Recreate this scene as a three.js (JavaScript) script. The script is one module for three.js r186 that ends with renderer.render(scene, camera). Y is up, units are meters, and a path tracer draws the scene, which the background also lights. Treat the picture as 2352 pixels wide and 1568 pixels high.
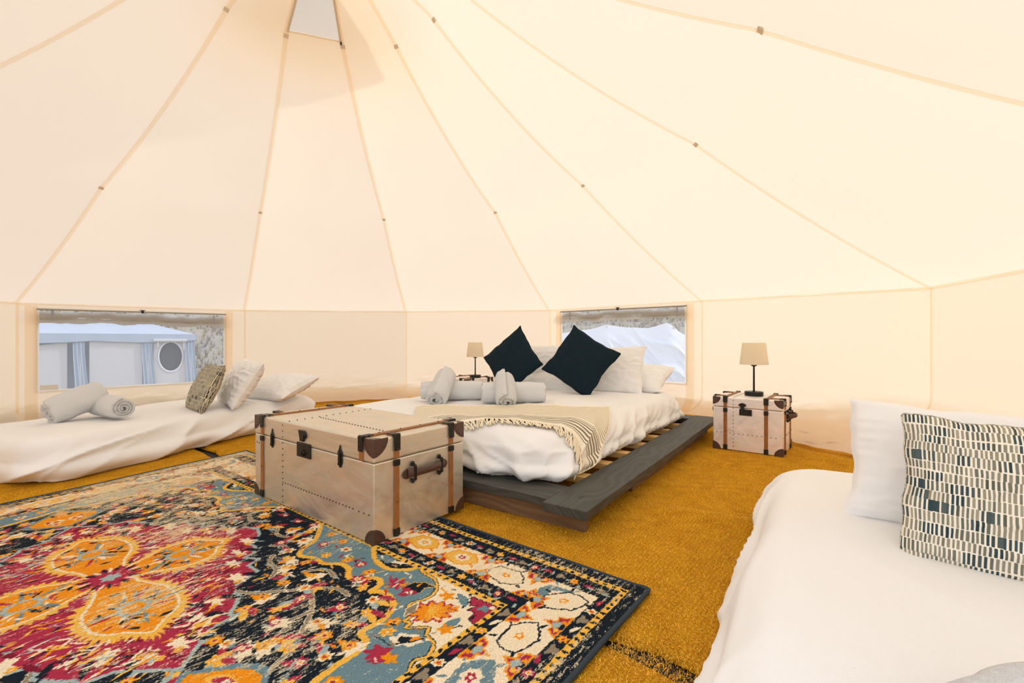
import * as THREE from 'three';
import { RoundedBoxGeometry } from 'three/addons/geometries/RoundedBoxGeometry.js';
import { mergeGeometries, mergeVertices, toCreasedNormals } from 'three/addons/utils/BufferGeometryUtils.js';
import { createNoise2D, createNoise3D } from 'simplex-noise';

// ---------------------------------------------------------------- camera, sky, sun, exposure
const scene = new THREE.Scene();
const camera = new THREE.PerspectiveCamera(2 * Math.atan(784 / 1045) * 180 / Math.PI, 2352 / 1568, 0.05, 300);
camera.position.set(0, 0.8, 0);
camera.lookAt(0, 0.8, -10);

{ // hazy bright day: one vertical gradient, no sun disc
  const W = 64, H = 128, d = new Float32Array(W * H * 4);
  const low = [1.06, 1.06, 1.06], high = [0.40, 0.46, 0.57];
  for (let j = 0; j < H; j++) for (let i = 0; i < W; i++) {
    const e = Math.max(0, Math.sin(((j + 0.5) / H - 0.5) * Math.PI)), t = Math.pow(e, 0.6), o = (j * W + i) * 4;
    for (let c = 0; c < 3; c++) d[o + c] = (low[c] + (high[c] - low[c]) * t) * 2.22;
    d[o + 3] = 1;
  }
  const sky = new THREE.DataTexture(d, W, H, THREE.RGBAFormat, THREE.FloatType);
  sky.mapping = THREE.EquirectangularReflectionMapping; sky.magFilter = THREE.LinearFilter; sky.needsUpdate = true;
  scene.background = sky;
}
const sun = new THREE.DirectionalLight(new THREE.Color(1.0, 0.94, 0.85), 1.4);
sun.position.set(10, 7.2, -6);
sun.target.position.set(-1, 0, -3);
sun.castShadow = true;
sun.shadow.radius = 6;
Object.assign(sun.shadow.camera, { left: -14, right: 14, top: 14, bottom: -14, near: 0.5, far: 50 });
sun.shadow.mapSize.set(2048, 2048);
scene.add(sun, sun.target);

const renderer = new THREE.WebGLRenderer({ antialias: true });
renderer.toneMapping = THREE.LinearToneMapping;
renderer.toneMappingExposure = 1.11;
renderer.shadowMap.enabled = true;

// ---------------------------------------------------------------- helpers
function rng(seed) { let s = seed | 0; return () => { s = (s + 0x6d2b79f5) | 0; let t = Math.imul(s ^ (s >>> 15), 1 | s); t = (t + Math.imul(t ^ (t >>> 7), 61 | t)) ^ t; return ((t ^ (t >>> 14)) >>> 0) / 4294967296; }; }
const n2 = createNoise2D(rng(11)), n3 = createNoise3D(rng(12));
const clamp = (x, a, b) => Math.min(b, Math.max(a, x)), lerp = (a, b, t) => a + (b - a) * t;
const smooth = (a, b, x) => { const t = clamp((x - a) / (b - a), 0, 1); return t * t * (3 - 2 * t); };
const fbm = (x, y, o = 3) => { let s = 0, a = 0.5; for (let i = 0; i < o; i++) { s += a * n2(x, y); x = x * 2.03 + 7.1; y = y * 2.03 + 3.7; a *= 0.5; } return s; };
const V3 = (x, y, z) => new THREE.Vector3(x, y, z);

const used = {};
function numbered(n) { const k = used[n] = (used[n] ?? -1) + 1; return k ? `${n}_${String(k).padStart(3, '0')}` : n; }
function tag(o, label, category, group, kind) {
  if (label) o.userData.label = label;
  if (category) o.userData.category = category;
  if (group) o.userData.group = group;
  if (kind) o.userData.kind = kind;
  return o;
}
function thing(name, label, category, pos = [0, 0, 0], turn = 0, group) {
  const o = new THREE.Group(); o.name = numbered(name); o.position.set(...pos); o.rotation.y = turn; scene.add(o);
  return tag(o, label, category, group);
}
function struct(name, pos = [0, 0, 0]) { const o = new THREE.Group(); o.name = name; o.position.set(...pos); scene.add(o); return tag(o, null, null, null, 'structure'); }
function merged(g) {
  g = [].concat(g).map((a) => { a = a.index ? a.toNonIndexed() : a; for (const k of Object.keys(a.attributes)) if (!['position', 'normal', 'uv'].includes(k)) a.deleteAttribute(k); return a; });
  return g.length > 1 ? mergeGeometries(g) : g[0];
}
function obj(name, geos, m, parent = scene, label) {
  const o = new THREE.Mesh(Array.isArray(geos) ? merged(geos) : geos, m);
  o.name = parent === scene ? numbered(name) : name; o.castShadow = o.receiveShadow = true;
  if (label) o.userData.label = label;
  parent.add(o); return o;
}
function stuff(o) { o.userData.kind = 'stuff'; return o; }
function rbox(w, h, d, r = 0.003, x = 0, y = 0, z = 0, seg = 2) { return new RoundedBoxGeometry(w, h, d, seg, Math.min(r, w / 2.01, h / 2.01, d / 2.01)).translate(x, y, z); }
function cyl(r0, r1, h, x = 0, y = 0, z = 0, n = 24) { return new THREE.CylinderGeometry(r1, r0, h, n).translate(x, y, z); }
function lathe(pts, n = 40) { return new THREE.LatheGeometry(pts.map((p) => new THREE.Vector2(...p)), n); }
function tube(pts, r, seg = 40, rad = 8, closed = false) { return new THREE.TubeGeometry(new THREE.CatmullRomCurve3(pts.map((p) => V3(...p)), closed), seg, r, rad, closed); }
function plate(shape, depth, bevel = 0.001, seg = 10) { return new THREE.ExtrudeGeometry(shape, { depth, bevelEnabled: bevel > 0, bevelThickness: bevel, bevelSize: bevel, bevelSegments: 1, curveSegments: seg }); }
// a surface over [0,1]x[0,1]
function sheet(nu, nv, fn, uvfn) {
  const P = [], T = [], I = [];
  for (let j = 0; j <= nv; j++) for (let i = 0; i <= nu; i++) {
    const u = i / nu, v = j / nv, p = fn(u, v); P.push(p[0], p[1], p[2]);
    const t = uvfn ? uvfn(u, v, p) : [u, v]; T.push(t[0], t[1]);
  }
  for (let j = 0; j < nv; j++) for (let i = 0; i < nu; i++) { const a = j * (nu + 1) + i, b = a + 1, c = a + nu + 1, e = c + 1; I.push(a, b, e, a, e, c); }
  const g = new THREE.BufferGeometry();
  g.setAttribute('position', new THREE.Float32BufferAttribute(P, 3)); g.setAttribute('uv', new THREE.Float32BufferAttribute(T, 2));
  g.setIndex(I); g.computeVertexNormals(); return g;
}
function xf(g, { p = [0, 0, 0], r = [0, 0, 0], s = 1 } = {}) { const m = new THREE.Matrix4().compose(V3(...p), new THREE.Quaternion().setFromEuler(new THREE.Euler(...r)), V3(s, s, s)); return g.applyMatrix4(m); }

// ---------------------------------------------------------------- textures
function field(n, fn, srgb = true) { // n x n, fn(x, y) in 0..1 -> [r, g, b] 0..255
  const d = new Uint8Array(n * n * 4);
  for (let y = 0; y < n; y++) for (let x = 0; x < n; x++) { const c = fn(x / n, y / n), o = (y * n + x) * 4; d[o] = clamp(c[0], 0, 255); d[o + 1] = clamp(c[1], 0, 255); d[o + 2] = clamp(c[2], 0, 255); d[o + 3] = 255; }
  const t = new THREE.DataTexture(d, n, n); t.wrapS = t.wrapT = THREE.RepeatWrapping; t.magFilter = THREE.LinearFilter; t.minFilter = THREE.LinearMipmapLinearFilter; t.generateMipmaps = true;
  if (srgb) t.colorSpace = THREE.SRGBColorSpace; t.needsUpdate = true; return t;
}
// periodic noise over the unit square
const pn = (x, y, f, k = 0) => { const a = x * 2 * Math.PI, b = y * 2 * Math.PI, r = f / 6.283; return n3(Math.cos(a) * r + k * 9.1, Math.sin(a) * r + Math.cos(b) * r * 0.77, Math.sin(b) * r * 1.1 + k * 3.3); };
const grey = (v) => [v, v, v];

const weave = field(256, (x, y) => grey(128 + 60 * Math.sin(x * 2 * Math.PI * 32) * Math.sin(y * 2 * Math.PI * 32) + 30 * pn(x, y, 20)), false);
const terry = field(256, (x, y) => grey(128 + 60 * pn(x, y, 60) + 50 * pn(x, y, 110, 2)), false);
const blotch = field(512, (x, y) => { const a = pn(x, y, 5), b = pn(x, y, 18, 1), c = pn(x, y * 1, 60, 2); return grey(126 + 26 * a + 16 * b + 8 * c); }, false);
const metalTint = field(512, (x, y) => { const a = pn(x, y, 4, 3), b = pn(x, y, 14, 4), c = pn(x, y, 45, 5); const s = 1 + 0.025 * a + 0.015 * b + 0.008 * c, k = b * 0.5 + a; return [222 * s, (212 - 4 * k) * s, (194 - 6 * k) * s]; });
const reflectLitTint = field(512, (x, y) => { const a = pn(x, y, 4, 8), b = pn(x, y, 14, 9), s = 1 + 0.03 * a + 0.02 * b; return [246 * s, (238 - 3 * a) * s, (233 - 4 * b) * s]; });  // trunk metal again, lightened in colour to stand in for brighter reflections
function grainTex(n, base, dark, rings, knots, seed) {
  const ks = []; const R = rng(seed); for (let i = 0; i < knots; i++) ks.push([R(), R(), 0.012 + R() * 0.018]);
  return field(n, (x, y) => {
    let w = pn(x * 1, y, 3, seed) * 0.5, kd = 0;
    for (const [kx, ky, kr] of ks) { const dx = (x - kx) * 2.2, dy = y - ky, r = Math.hypot(dx * 0.6, dy); w += 0.5 * Math.exp(-r * r / (kr * kr * 8)); kd = Math.max(kd, Math.exp(-r * r / (kr * kr * 0.5))); }
    const g = Math.sin((y * rings + w * 2.2) * 6.283) * 0.5 + 0.5, fine = pn(x * 1, y, 4, seed + 1) * 0.3 + n2(x * 9, y * 220) * 0.35;
    const t = clamp(0.35 * g + 0.35 * (fine + 0.5) + kd * 0.9, 0, 1);
    return base.map((b, i) => lerp(b, dark[i], t));
  });
}
const charGrain = grainTex(512, [78, 77, 68], [36, 38, 35], 9, 3, 31);
const pineGrain = grainTex(512, [240, 200, 130], [208, 154, 84], 7, 2, 32);
const oldGrain = grainTex(512, [132, 100, 66], [84, 60, 38], 8, 2, 33);
const strapGrain = grainTex(256, [172, 112, 56], [108, 66, 30], 4, 0, 34);

// coir: rows of loose yarn knots
const coirN = 1024;
const coirHeight = (x, y) => {
  const rows = 44, yy = y * rows + 0.35 * pn(x, y, 9) + 0.16 * pn(x, y, 50, 2), fy = yy - Math.floor(yy), row = Math.floor(yy);
  const xx = x * 52 + (row % 2) * 0.5 + 0.5 * pn(x, y, 30, 3), fx = xx - Math.floor(xx);
  const bump = Math.pow(Math.sin(fy * Math.PI), 0.7) * (0.55 + 0.45 * Math.sin((fx + fy * 0.5) * Math.PI * 2));
  return clamp(0.15 + 0.62 * bump + 0.3 * pn(x, y, 260, 4) + 0.12 * pn(x, y, 120, 5), 0, 1);
};
const coirColor = field(coirN, (x, y) => {
  const h = coirHeight(x, y), a = pn(x, y, 6, 6) * 0.5 + pn(x, y, 180, 7) * 0.7, t = clamp(0.36 + h * 0.85 + 0.22 * a, 0, 1);
  return [lerp(160, 255, t), lerp(92, 190, t), lerp(8, 48, t)];
});
const coirBump = field(coirN, (x, y) => grey(255 * coirHeight(x, y)), false);

function canvasTex(c, srgb = true) { const t = new THREE.CanvasTexture(c); t.wrapS = t.wrapT = THREE.RepeatWrapping; t.anisotropy = 8; if (srgb) t.colorSpace = THREE.SRGBColorSpace; return t; }
function newCanvas(w, h) { const c = document.createElement('canvas'); c.width = w; c.height = h; return c; }

// dashed print of the scatter cushions
function dashPrint(seed, rows, base, tones = ['#8d8a7a', '#7b7a6b', '#6a6c62', '#98927f', '#3d4a4c', '#2f4148', '#55594f']) {
  const W = 1024, c = newCanvas(W, W), g = c.getContext('2d'), R = rng(seed);
  g.fillStyle = base; g.fillRect(0, 0, W, W);
  const cols = [[0, 0.5], [0.5, 1]];
  for (const [x0, x1] of cols) {
    let y = -10;
    while (y < W) {
      const h = W / rows * (0.8 + R() * 0.5); let x = x0 * W - R() * 8, tone = tones[Math.floor(R() * 4)];
      const ph = R() * 6;
      while (x < x1 * W) {
        const step = W / 56 * (0.82 + R() * 0.3), run = n2(x * 0.006 + seed, y * 0.011);
        tone = run > 0.3 ? tones[4 + Math.floor(R() * 2)] : run > 0.12 ? tones[6] : tones[Math.floor(R() * 4)];
        const wide = run > 0.55 && R() < 0.22 ? 1.03 : 0.5 + R() * 0.12;
        const yy = y + 4 * Math.sin(x * 0.008 + ph) + R() * 4;
        g.globalAlpha = 0.82 + R() * 0.18; g.fillStyle = tone; g.beginPath(); g.roundRect(x, yy, step * wide, h * (0.93 + R() * 0.08), 3); g.fill();
        x += step;
      }
      y += h + 2;
    }
  }
  g.globalAlpha = 1;
  return canvasTex(c);
}
const dashTexA = dashPrint(5, 17, '#f4ecdc'), dashTexB = dashPrint(9, 15, '#d6ccb4', ['#77705f', '#6a6454', '#857d68', '#5d5a4c', '#34383a', '#2c3134', '#454639']);

// striped weave of the throw: u across 0..1 from the head side to the fringe
const throwTex = (() => {
  const c = newCanvas(256, 2048), g = c.getContext('2d'); g.fillStyle = '#fdf3dd'; g.fillRect(0, 0, 256, 2048);
  const s = (v, w, col) => { g.fillStyle = col; g.fillRect(0, v * 2048, 256, w * 2048); };
  for (let i = 0; i < 22; i++) s(0.015 + i * 0.0293, 0.0105, '#b3a486');
  for (const [v, w] of [[0.675, 0.010], [0.70, 0.014], [0.73, 0.020], [0.772, 0.026], [0.822, 0.026], [0.872, 0.020], [0.91, 0.012]]) s(v, w, '#8d8570');
  return canvasTex(c);
})();

// printed rug: quarter pattern, mirrored about the middle, then worn
const rugTex = (() => {
  const W = 2048, H = 1424, S = W / 2.976, c = newCanvas(W, H), g = c.getContext('2d'), R = rng(77);
  const C = { navy: '#1b232b', red: '#a93147', org: '#ea8f1c', yel: '#eeb448', blue: '#6b868d', pale: '#9fb0ac', cream: '#efdcba', tan: '#8e8069', dkred: '#7d2033' };
  const CX = W / 2, CY = H / 2;
  const poly = (pts, fill, stroke, w, close = true) => { g.beginPath(); pts.forEach(([a, b], i) => (i ? g.lineTo(a, b) : g.moveTo(a, b))); if (close) g.closePath(); if (fill) { g.fillStyle = fill; g.fill(); } if (stroke) { g.strokeStyle = stroke; g.lineWidth = w; g.lineJoin = 'round'; g.lineCap = 'round'; g.stroke(); } };
  const round = (pts, n = 10, closed = true) => new THREE.CatmullRomCurve3(pts.map(([a, b]) => V3(a, b, 0)), closed, 'centripetal').getPoints(pts.length * n).map((p) => [p.x, p.y]);
  const blob = (x, y, rx, ry, rot, fill, teeth = 0, amp = 0.15, stroke, sw) => { const P = []; for (let i = 0; i < 48; i++) { const t = i / 48 * Math.PI * 2, k = 1 + (teeth ? amp * Math.cos(teeth * t) : 0) + 0.06 * n2(Math.cos(t) * 1.5 + x * 9, Math.sin(t) * 1.5 + y * 9); const X = rx * k * Math.cos(t), Y = ry * k * Math.sin(t); P.push([x + X * Math.cos(rot) - Y * Math.sin(rot), y + X * Math.sin(rot) + Y * Math.cos(rot)]); } poly(P, fill, stroke, sw); };
  const leaf = (x, y, l, w, rot, fill) => { const P = []; for (let i = 0; i <= 12; i++) { const t = i / 12; P.push([t * l, Math.sin(t * Math.PI) * w * (1 - 0.3 * t)]); } for (let i = 11; i > 0; i--) { const t = i / 12; P.push([t * l, -Math.sin(t * Math.PI) * w * 0.5]); } poly(P.map(([a, b]) => [x + a * Math.cos(rot) - b * Math.sin(rot), y + a * Math.sin(rot) + b * Math.cos(rot)]), fill); };
  const flower = (x, y, r, k = 0) => { const q = [[C.org, C.yel, C.red], [C.red, C.cream, C.org], [C.yel, C.org, C.cream], [C.cream, C.org, C.red]][k % 4]; blob(x, y, r, r * 0.8, R() * 3, q[0], 6, 0.22); blob(x, y, r * 0.55, r * 0.45, 0, q[1], 5, 0.2); blob(x, y, r * 0.25, r * 0.22, 0, q[2]); };
  const inFrame = (fn, mirrored = true) => { for (const [sx, sy] of mirrored ? [[-1, -1], [1, -1], [-1, 1], [1, 1]] : [[1, 1]]) { g.save(); g.translate(CX, CY); g.scale(sx * S, sy * S); fn(sx, sy); g.restore(); } };
  // ground and borders: a = half length, b = half width, outermost first
  const A = 1.488, B = 1.035;
  const box = (a, b, fill) => { g.save(); g.translate(CX, CY); g.scale(S, S); g.fillStyle = fill; g.fillRect(-a, -b, 2 * a, 2 * b); g.restore(); };
  box(A, B, C.navy); box(A - 0.045, B - 0.047, C.yel); box(A - 0.066, B - 0.07, C.navy); box(A - 0.104, B - 0.142, C.cream);
  box(A - 0.262, B - 0.283, C.navy); box(A - 0.3, B - 0.343, C.yel); box(A - 0.318, B - 0.368, C.blue);
  // dots along the two yellow lines
  inFrame((sx, sy) => {
    const dots = (a, b, step) => { g.fillStyle = C.navy; for (let x = step / 2; x < a; x += step) blob(x, b, 0.0085, 0.0055, R() * 3, C.navy); for (let y = step / 2; y < b; y += step) blob(a, y, 0.0055, 0.0085, R() * 3, C.navy); };
    dots(A - 0.055, B - 0.0585, 0.03); dots(A - 0.309, B - 0.3555, 0.034);
    // flowers along the dark bands
    const band = (a, b, w) => { let i = 0; for (let x = 0.03; x < a; x += 0.052, i++) { const k = i % 3; if (k === 2) blob(x, b, 0.017, 0.012, 0, C.tan, 3, 0.3); else if (k === 1) { leaf(x - 0.02, b, 0.045, 0.012, R() * 0.8 - 0.4, C.red); } else flower(x, b, 0.017, i % 4); leaf(x + 0.025, b - w * 0.3, 0.03, 0.008, R() * 6, C.pale); }
      for (let y = 0.03; y < b - 0.02; y += 0.052, i++) { const k = i % 3; if (k === 2) blob(a, y, 0.014, 0.02, 0, C.tan, 3, 0.3); else if (k === 1) leaf(a, y - 0.02, 0.045, 0.012, 1.57 + R() * 0.8 - 0.4, i % 2 ? C.red : C.cream); else flower(a, y, 0.017, (i + 1) % 4); } };
    band(A - 0.085, B - 0.108, 0.03); band(A - 0.281, B - 0.313, 0.03);
    // palmettes of the cream border
    const pal = (x, y, rot, k) => {
      const ring = [C.org, C.red, C.navy, C.navy, C.blue, C.org][k % 6], fill = [C.yel, C.cream, C.pale, C.cream, C.blue, C.yel][k % 6];
      g.save(); g.translate(x, y); g.rotate(rot);
      const P = []; for (let i = 0; i < 60; i++) { const t = i / 60 * Math.PI * 2, rr = 0.052 * (1 + 0.1 * Math.cos(2 * t) + 0.16 * Math.max(0, Math.cos(5 * t + 0.4)) ** 4); P.push([rr * Math.cos(t) * 1.15, rr * Math.sin(t) * 0.95]); }
      poly(P, fill, ring, 0.005); blob(0, 0.002, 0.03, 0.026, 0, C.cream, 7, 0.14); blob(0, 0.002, 0.014, 0.012, 0, k % 2 ? C.org : C.red, 5, 0.2);
      blob(0, 0.002, 0.006, 0.006, 0, C.cream);
      for (const s of [-1, 1]) { leaf(s * 0.055, -0.02, 0.035, 0.008, s > 0 ? -0.5 : 3.6, ring); leaf(s * 0.03, 0.05, 0.03, 0.007, s > 0 ? 0.9 : 2.2, ring); }
      g.restore();
    };
    const tri = (x, y, rot) => { g.save(); g.translate(x, y); g.rotate(rot); poly([[-0.05, 0], [-0.03, 0.03], [-0.012, 0.026], [0, 0.06], [0.014, 0.028], [0.032, 0.034], [0.05, 0]], C.red, C.org, 0.006); blob(0, 0.02, 0.016, 0.014, 0, C.pale, 4, 0.2); blob(0.018, 0.008, 0.009, 0.008, 0, C.org); blob(-0.022, 0.012, 0.009, 0.008, 0, C.yel); blob(0, 0.004, 0.014, 0.006, 0, C.navy); g.restore(); };
    let k = 0;
    for (let x = 0.05; x < A - 0.15; x += 0.205, k++) pal(x, B - 0.213, 0, [0, 3, 4, 2, 1, 5][(k + 2) % 6]);
    for (let y = 0.03; y < B - 0.3; y += 0.188, k++) pal(A - 0.182, y, 1.57, [5, 4, 3, 0][k % 4]);
    pal(A - 0.176, B - 0.228, 0.7, 3);
    for (let x = 0.15; x < A - 0.2; x += 0.205) { tri(x, B - 0.145, Math.PI); tri(x + 0.03, B - 0.28, 0); }
    for (let y = 0.13; y < B - 0.25; y += 0.188) { tri(A - 0.108, y, 1.57); tri(A - 0.258, y - 0.02, -1.57); }
    tri(A - 0.262, B - 0.283, -0.78);
  });
  // inside the field
  g.save(); g.beginPath(); { const a = (A - 0.318) * S, b = (B - 0.368) * S; g.rect(CX - a, CY - b, 2 * a, 2 * b); } g.clip();
  const K1 = [[1.07, 0], [1.05, 0.06], [1.03, 0.15], [1.017, 0.232], [1.013, 0.3], [0.996, 0.331], [0.951, 0.348], [0.953, 0.404], [0.931, 0.461], [0.902, 0.491], [0.863, 0.502], [0.823, 0.5], [0.799, 0.482], [0.788, 0.525], [0.756, 0.54], [0.726, 0.525], [0.693, 0.487], [0.66, 0.49], [0.61, 0.521], [0.562, 0.524], [0.504, 0.491], [0.431, 0.49], [0.372, 0.468], [0.322, 0.511], [0.304, 0.559], [0.23, 0.624], [0.15, 0.672], [0.05, 0.69], [0, 0.69]];
  const K2 = [[1.2, 0.3], [1.155, 0.359], [1.168, 0.392], [1.146, 0.432], [1.1, 0.447], [1.083, 0.47], [1.032, 0.433], [1.026, 0.456], [1.004, 0.45], [1.002, 0.491], [0.982, 0.481], [0.962, 0.497], [0.951, 0.521], [0.968, 0.555], [0.969, 0.591], [0.94, 0.634], [0.905, 0.654], [0.826, 0.665], [0.8, 0.7]];
  const MED = [[0, 0.475], [0.06, 0.455], [0.113, 0.419], [0.112, 0.393], [0.16, 0.4], [0.213, 0.373], [0.22, 0.334], [0.276, 0.364], [0.299, 0.319], [0.37, 0.321], [0.4, 0.26], [0.414, 0.212], [0.48, 0.22], [0.523, 0.198], [0.558, 0.166], [0.589, 0.161], [0.6, 0.101], [0.657, 0.054], [0.722, 0]];
  inFrame(() => {
    poly([...round(K1, 6, false), [0, 0]], C.navy); poly(round(K1, 6, false), null, C.yel, 0.021, false);
    poly([...round(K2, 6, false), [1.3, 0.8]], C.cream); poly(round(K2, 6, false), null, C.navy, 0.014, false); poly(round(K2, 6, false), null, C.yel, 0.009, false);
    // cream corner
    for (const [x, y, x1, y1] of [[1.04, 0.62, 1.09, 0.6], [1.12, 0.49, 1.14, 0.53]]) { poly([[x, y], [(x + x1) / 2 + 0.02, (y + y1) / 2 + 0.02], [x1, y1]], null, C.navy, 0.005, false); }
    leaf(1.025, 0.645, 0.08, 0.022, -0.5, C.blue); leaf(1.12, 0.56, 0.075, 0.022, -1.7, C.blue);
    blob(1.01, 0.613, 0.022, 0.018, 0, C.org, 5, 0.3); blob(1.125, 0.495, 0.02, 0.018, 0, C.org, 5, 0.3); blob(1.075, 0.575, 0.016, 0.016, 0, C.org, 4, 0.3);
    poly([[1.155, 0.665], [1.07, 0.66], [1.085, 0.635], [1.1, 0.62], [1.115, 0.635], [1.11, 0.6], [1.135, 0.6], [1.14, 0.57], [1.17, 0.56], [1.172, 0.665]], C.red, C.navy, 0.003); blob(1.145, 0.635, 0.018, 0.016, 0.8, C.blue, 4, 0.25); blob(1.16, 0.65, 0.01, 0.01, 0, C.cream);
    blob(1.033, 0.53, 0.062, 0.05, 0.7, C.red, 11, 0.2); blob(1.033, 0.53, 0.054, 0.042, 0.7, C.org, 11, 0.24); for (let i = 0; i < 9; i++) leaf(1.025, 0.525, 0.045, 0.004, i * 0.42 - 1.1, C.yel);
    // corner cartouche
    poly(round([[0.53, 0.68], [0.56, 0.66], [0.6, 0.635], [0.66, 0.61], [0.73, 0.605], [0.79, 0.65], [0.8, 0.69]], 6, false), C.navy, C.yel, 0.02, false); blob(0.66, 0.645, 0.05, 0.02, 0, C.blue, 6, 0.2); blob(0.72, 0.655, 0.03, 0.01, 0.3, C.cream, 5, 0.3);
    // motifs on the blue ground
    blob(0.826, 0.561, 0.034, 0.026, 0, C.red, 8, 0.28); poly([[0.86, 0.555], [0.9, 0.545], [0.93, 0.575], [0.92, 0.6], [0.945, 0.625], [0.9, 0.622], [0.88, 0.605], [0.865, 0.6]], C.navy, C.yel, 0.003); blob(0.895, 0.55, 0.026, 0.022, 0.5, C.red, 3, 0.3); blob(0.893, 0.548, 0.007, 0.006, 0, C.cream, 0, 0, C.navy, 0.002);
    for (const [x, y, k] of [[0.691, 0.548, 0], [0.984, 0.429, 0], [1.007, 0.391, 2], [1.08, 0.31, 1], [1.06, 0.2, 0], [1.1, 0.12, 3], [0.62, 0.565, 1], [0.55, 0.555, 0], [0.45, 0.53, 2], [0.36, 0.57, 1], [0.4, 0.63, 0], [0.47, 0.6, 3], [1.12, 0.05, 0], [0.3, 0.64, 0]]) flower(x, y, 0.022, k);
    blob(1.063, 0.324, 0.036, 0.026, 0.4, C.red, 6, 0.3); blob(1.1, 0.33, 0.022, 0.016, 0, C.org, 5, 0.25); blob(1.075, 0.4, 0.042, 0.026, 0.5, C.cream, 6, 0.15); blob(1.075, 0.4, 0.024, 0.014, 0.5, C.navy); leaf(1.085, 0.405, 0.035, 0.014, 0.9, C.org);
    poly([[0.99, 0.36], [1.06, 0.36], [1.11, 0.43]], null, C.navy, 0.004, false); blob(0.975, 0.5, 0.014, 0.03, 0.3, C.tan, 4, 0.2, C.cream, 0.004);
    for (let i = 0; i < 60; i++) { const x = 0.35 + R() * 0.8, y = 0.36 + R() * 0.3; leaf(x, y, 0.02 + R() * 0.02, 0.006, R() * 6.28, [C.cream, C.tan, C.navy, C.org][i % 4]); }
  });
  // branches and sprays on the dark field
  inFrame(() => {
    for (const br of [[[0.41, 0.209], [0.493, 0.246], [0.562, 0.305], [0.633, 0.374]], [[0.633, 0.374], [0.752, 0.311], [0.818, 0.25], [0.867, 0.201]], [[0.633, 0.374], [0.696, 0.422], [0.764, 0.425]], [[0.29, 0.407], [0.334, 0.376], [0.406, 0.368], [0.45, 0.33]], [[0.752, 0.311], [0.746, 0.266], [0.736, 0.194]], [[0.2, 0.44], [0.25, 0.47], [0.3, 0.43]], [[0.5, 0.42], [0.55, 0.47], [0.63, 0.46]], [[0.867, 0.201], [0.9, 0.12], [0.86, 0.06]], [[0.05, 0.54], [0.12, 0.5], [0.2, 0.52]]]) { poly(round(br, 8, false), null, C.cream, 0.017, false); poly(round(br, 8, false), null, C.tan, 0.012, false); }
    const F = [[0.573, 0.198], [0.717, 0.224], [0.657, 0.254], [0.608, 0.364], [0.553, 0.259], [0.799, 0.376], [0.88, 0.409], [0.813, 0.296], [0.885, 0.277], [0.803, 0.186], [0.795, 0.157], [0.709, 0.104], [0.668, 0.091], [0.761, 0.12], [0.858, 0.193], [0.966, 0.234], [0.977, 0.295], [0.935, 0.185], [0.753, 0.062], [0.413, 0.393], [0.44, 0.454], [0.207, 0.476], [0.36, 0.43], [0.47, 0.37], [0.52, 0.34], [0.7, 0.5], [0.76, 0.48], [0.84, 0.46], [0.12, 0.56], [0.06, 0.62], [0.2, 0.6], [0.26, 0.54], [0.9, 0.35], [0.66, 0.33], [0.55, 0.42], [0.3, 0.46], [0.02, 0.51], [0.15, 0.64], [0.98, 0.12], [0.94, 0.06]];
    F.forEach(([x, y], i) => {
      const rot = R() * 6.28;
      if (i % 3 === 0) { leaf(x, y, 0.075, 0.02, rot, C.yel); leaf(x, y + 0.012, 0.07, 0.018, rot + 0.35, C.red); leaf(x, y - 0.01, 0.06, 0.015, rot - 0.4, C.pale); }
      if (i % 3 === 1) { blob(x + 0.02, y, 0.036, 0.02, rot, C.cream, 6, 0.25); leaf(x, y, 0.05, 0.014, rot + 2, C.org); }
      if (i % 3 === 2) { leaf(x, y, 0.05, 0.016, rot, C.red); leaf(x, y, 0.045, 0.012, rot + 0.8, C.blue); }
      flower(x, y, 0.019 + R() * 0.006, i);
    });
    for (let i = 0; i < 190; i++) { const x = R() * 1.0, y = R() * 0.6; leaf(x, y, 0.018 + R() * 0.026, 0.006, R() * 6.28, [C.org, C.red, C.pale, C.tan, C.cream, C.yel][i % 6]); }
    // pointed orange palmette on the long axis
    const tip = round([[0.74, 0], [0.79, 0.06], [0.84, 0.11], [0.9, 0.13], [0.96, 0.09], [1.06, 0.0]], 8, false); poly([...tip, [1.06, -0.01], [0.74, -0.01]], C.blue); poly([...tip.map(([x, y]) => [0.9 + (x - 0.9) * 0.88, y * 0.84]), [1.04, -0.01], [0.76, -0.01]], C.org); leaf(0.8, 0.02, 0.12, 0.03, 0.35, C.yel); leaf(0.82, 0.03, 0.09, 0.02, 0.3, C.red); flower(0.87, 0.03, 0.03, 3); leaf(0.95, 0.02, 0.06, 0.012, 0.2, C.navy);
    // medallion
    const m = MED; poly([...m, [0, 0]], C.red); poly(m, null, C.pale, 0.013, false);
    for (const [x, y, rx] of [[0.45, 0.16, 0.03], [0.52, 0.1, 0.035], [0.36, 0.26, 0.034], [0.16, 0.34, 0.03], [0.24, 0.29, 0.03], [0.08, 0.4, 0.03], [0.6, 0.03, 0.03], [0.42, 0.08, 0.024]]) { blob(x, y, rx * 1.2, rx * 0.6, 0.2, C.cream, 6, 0.3); leaf(x - 0.02, y + 0.02, 0.08, 0.016, 0.5, C.navy); leaf(x + 0.02, y - 0.03, 0.08, 0.016, -0.3, C.dkred); flower(x + 0.03, y - 0.01, 0.014, 2); }
    for (let i = 0; i < 210; i++) { const x = R() * 0.62, y = R() * 0.4 * (1 - x / 0.75); leaf(x, y, 0.025 + R() * 0.05, 0.005 + 0.003 * R(), 1.57 + (R() - 0.5) * 2.0, [C.dkred, C.cream, C.navy, C.org, C.cream, C.dkred, C.pale, C.yel][i % 8]); }
  });
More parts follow.
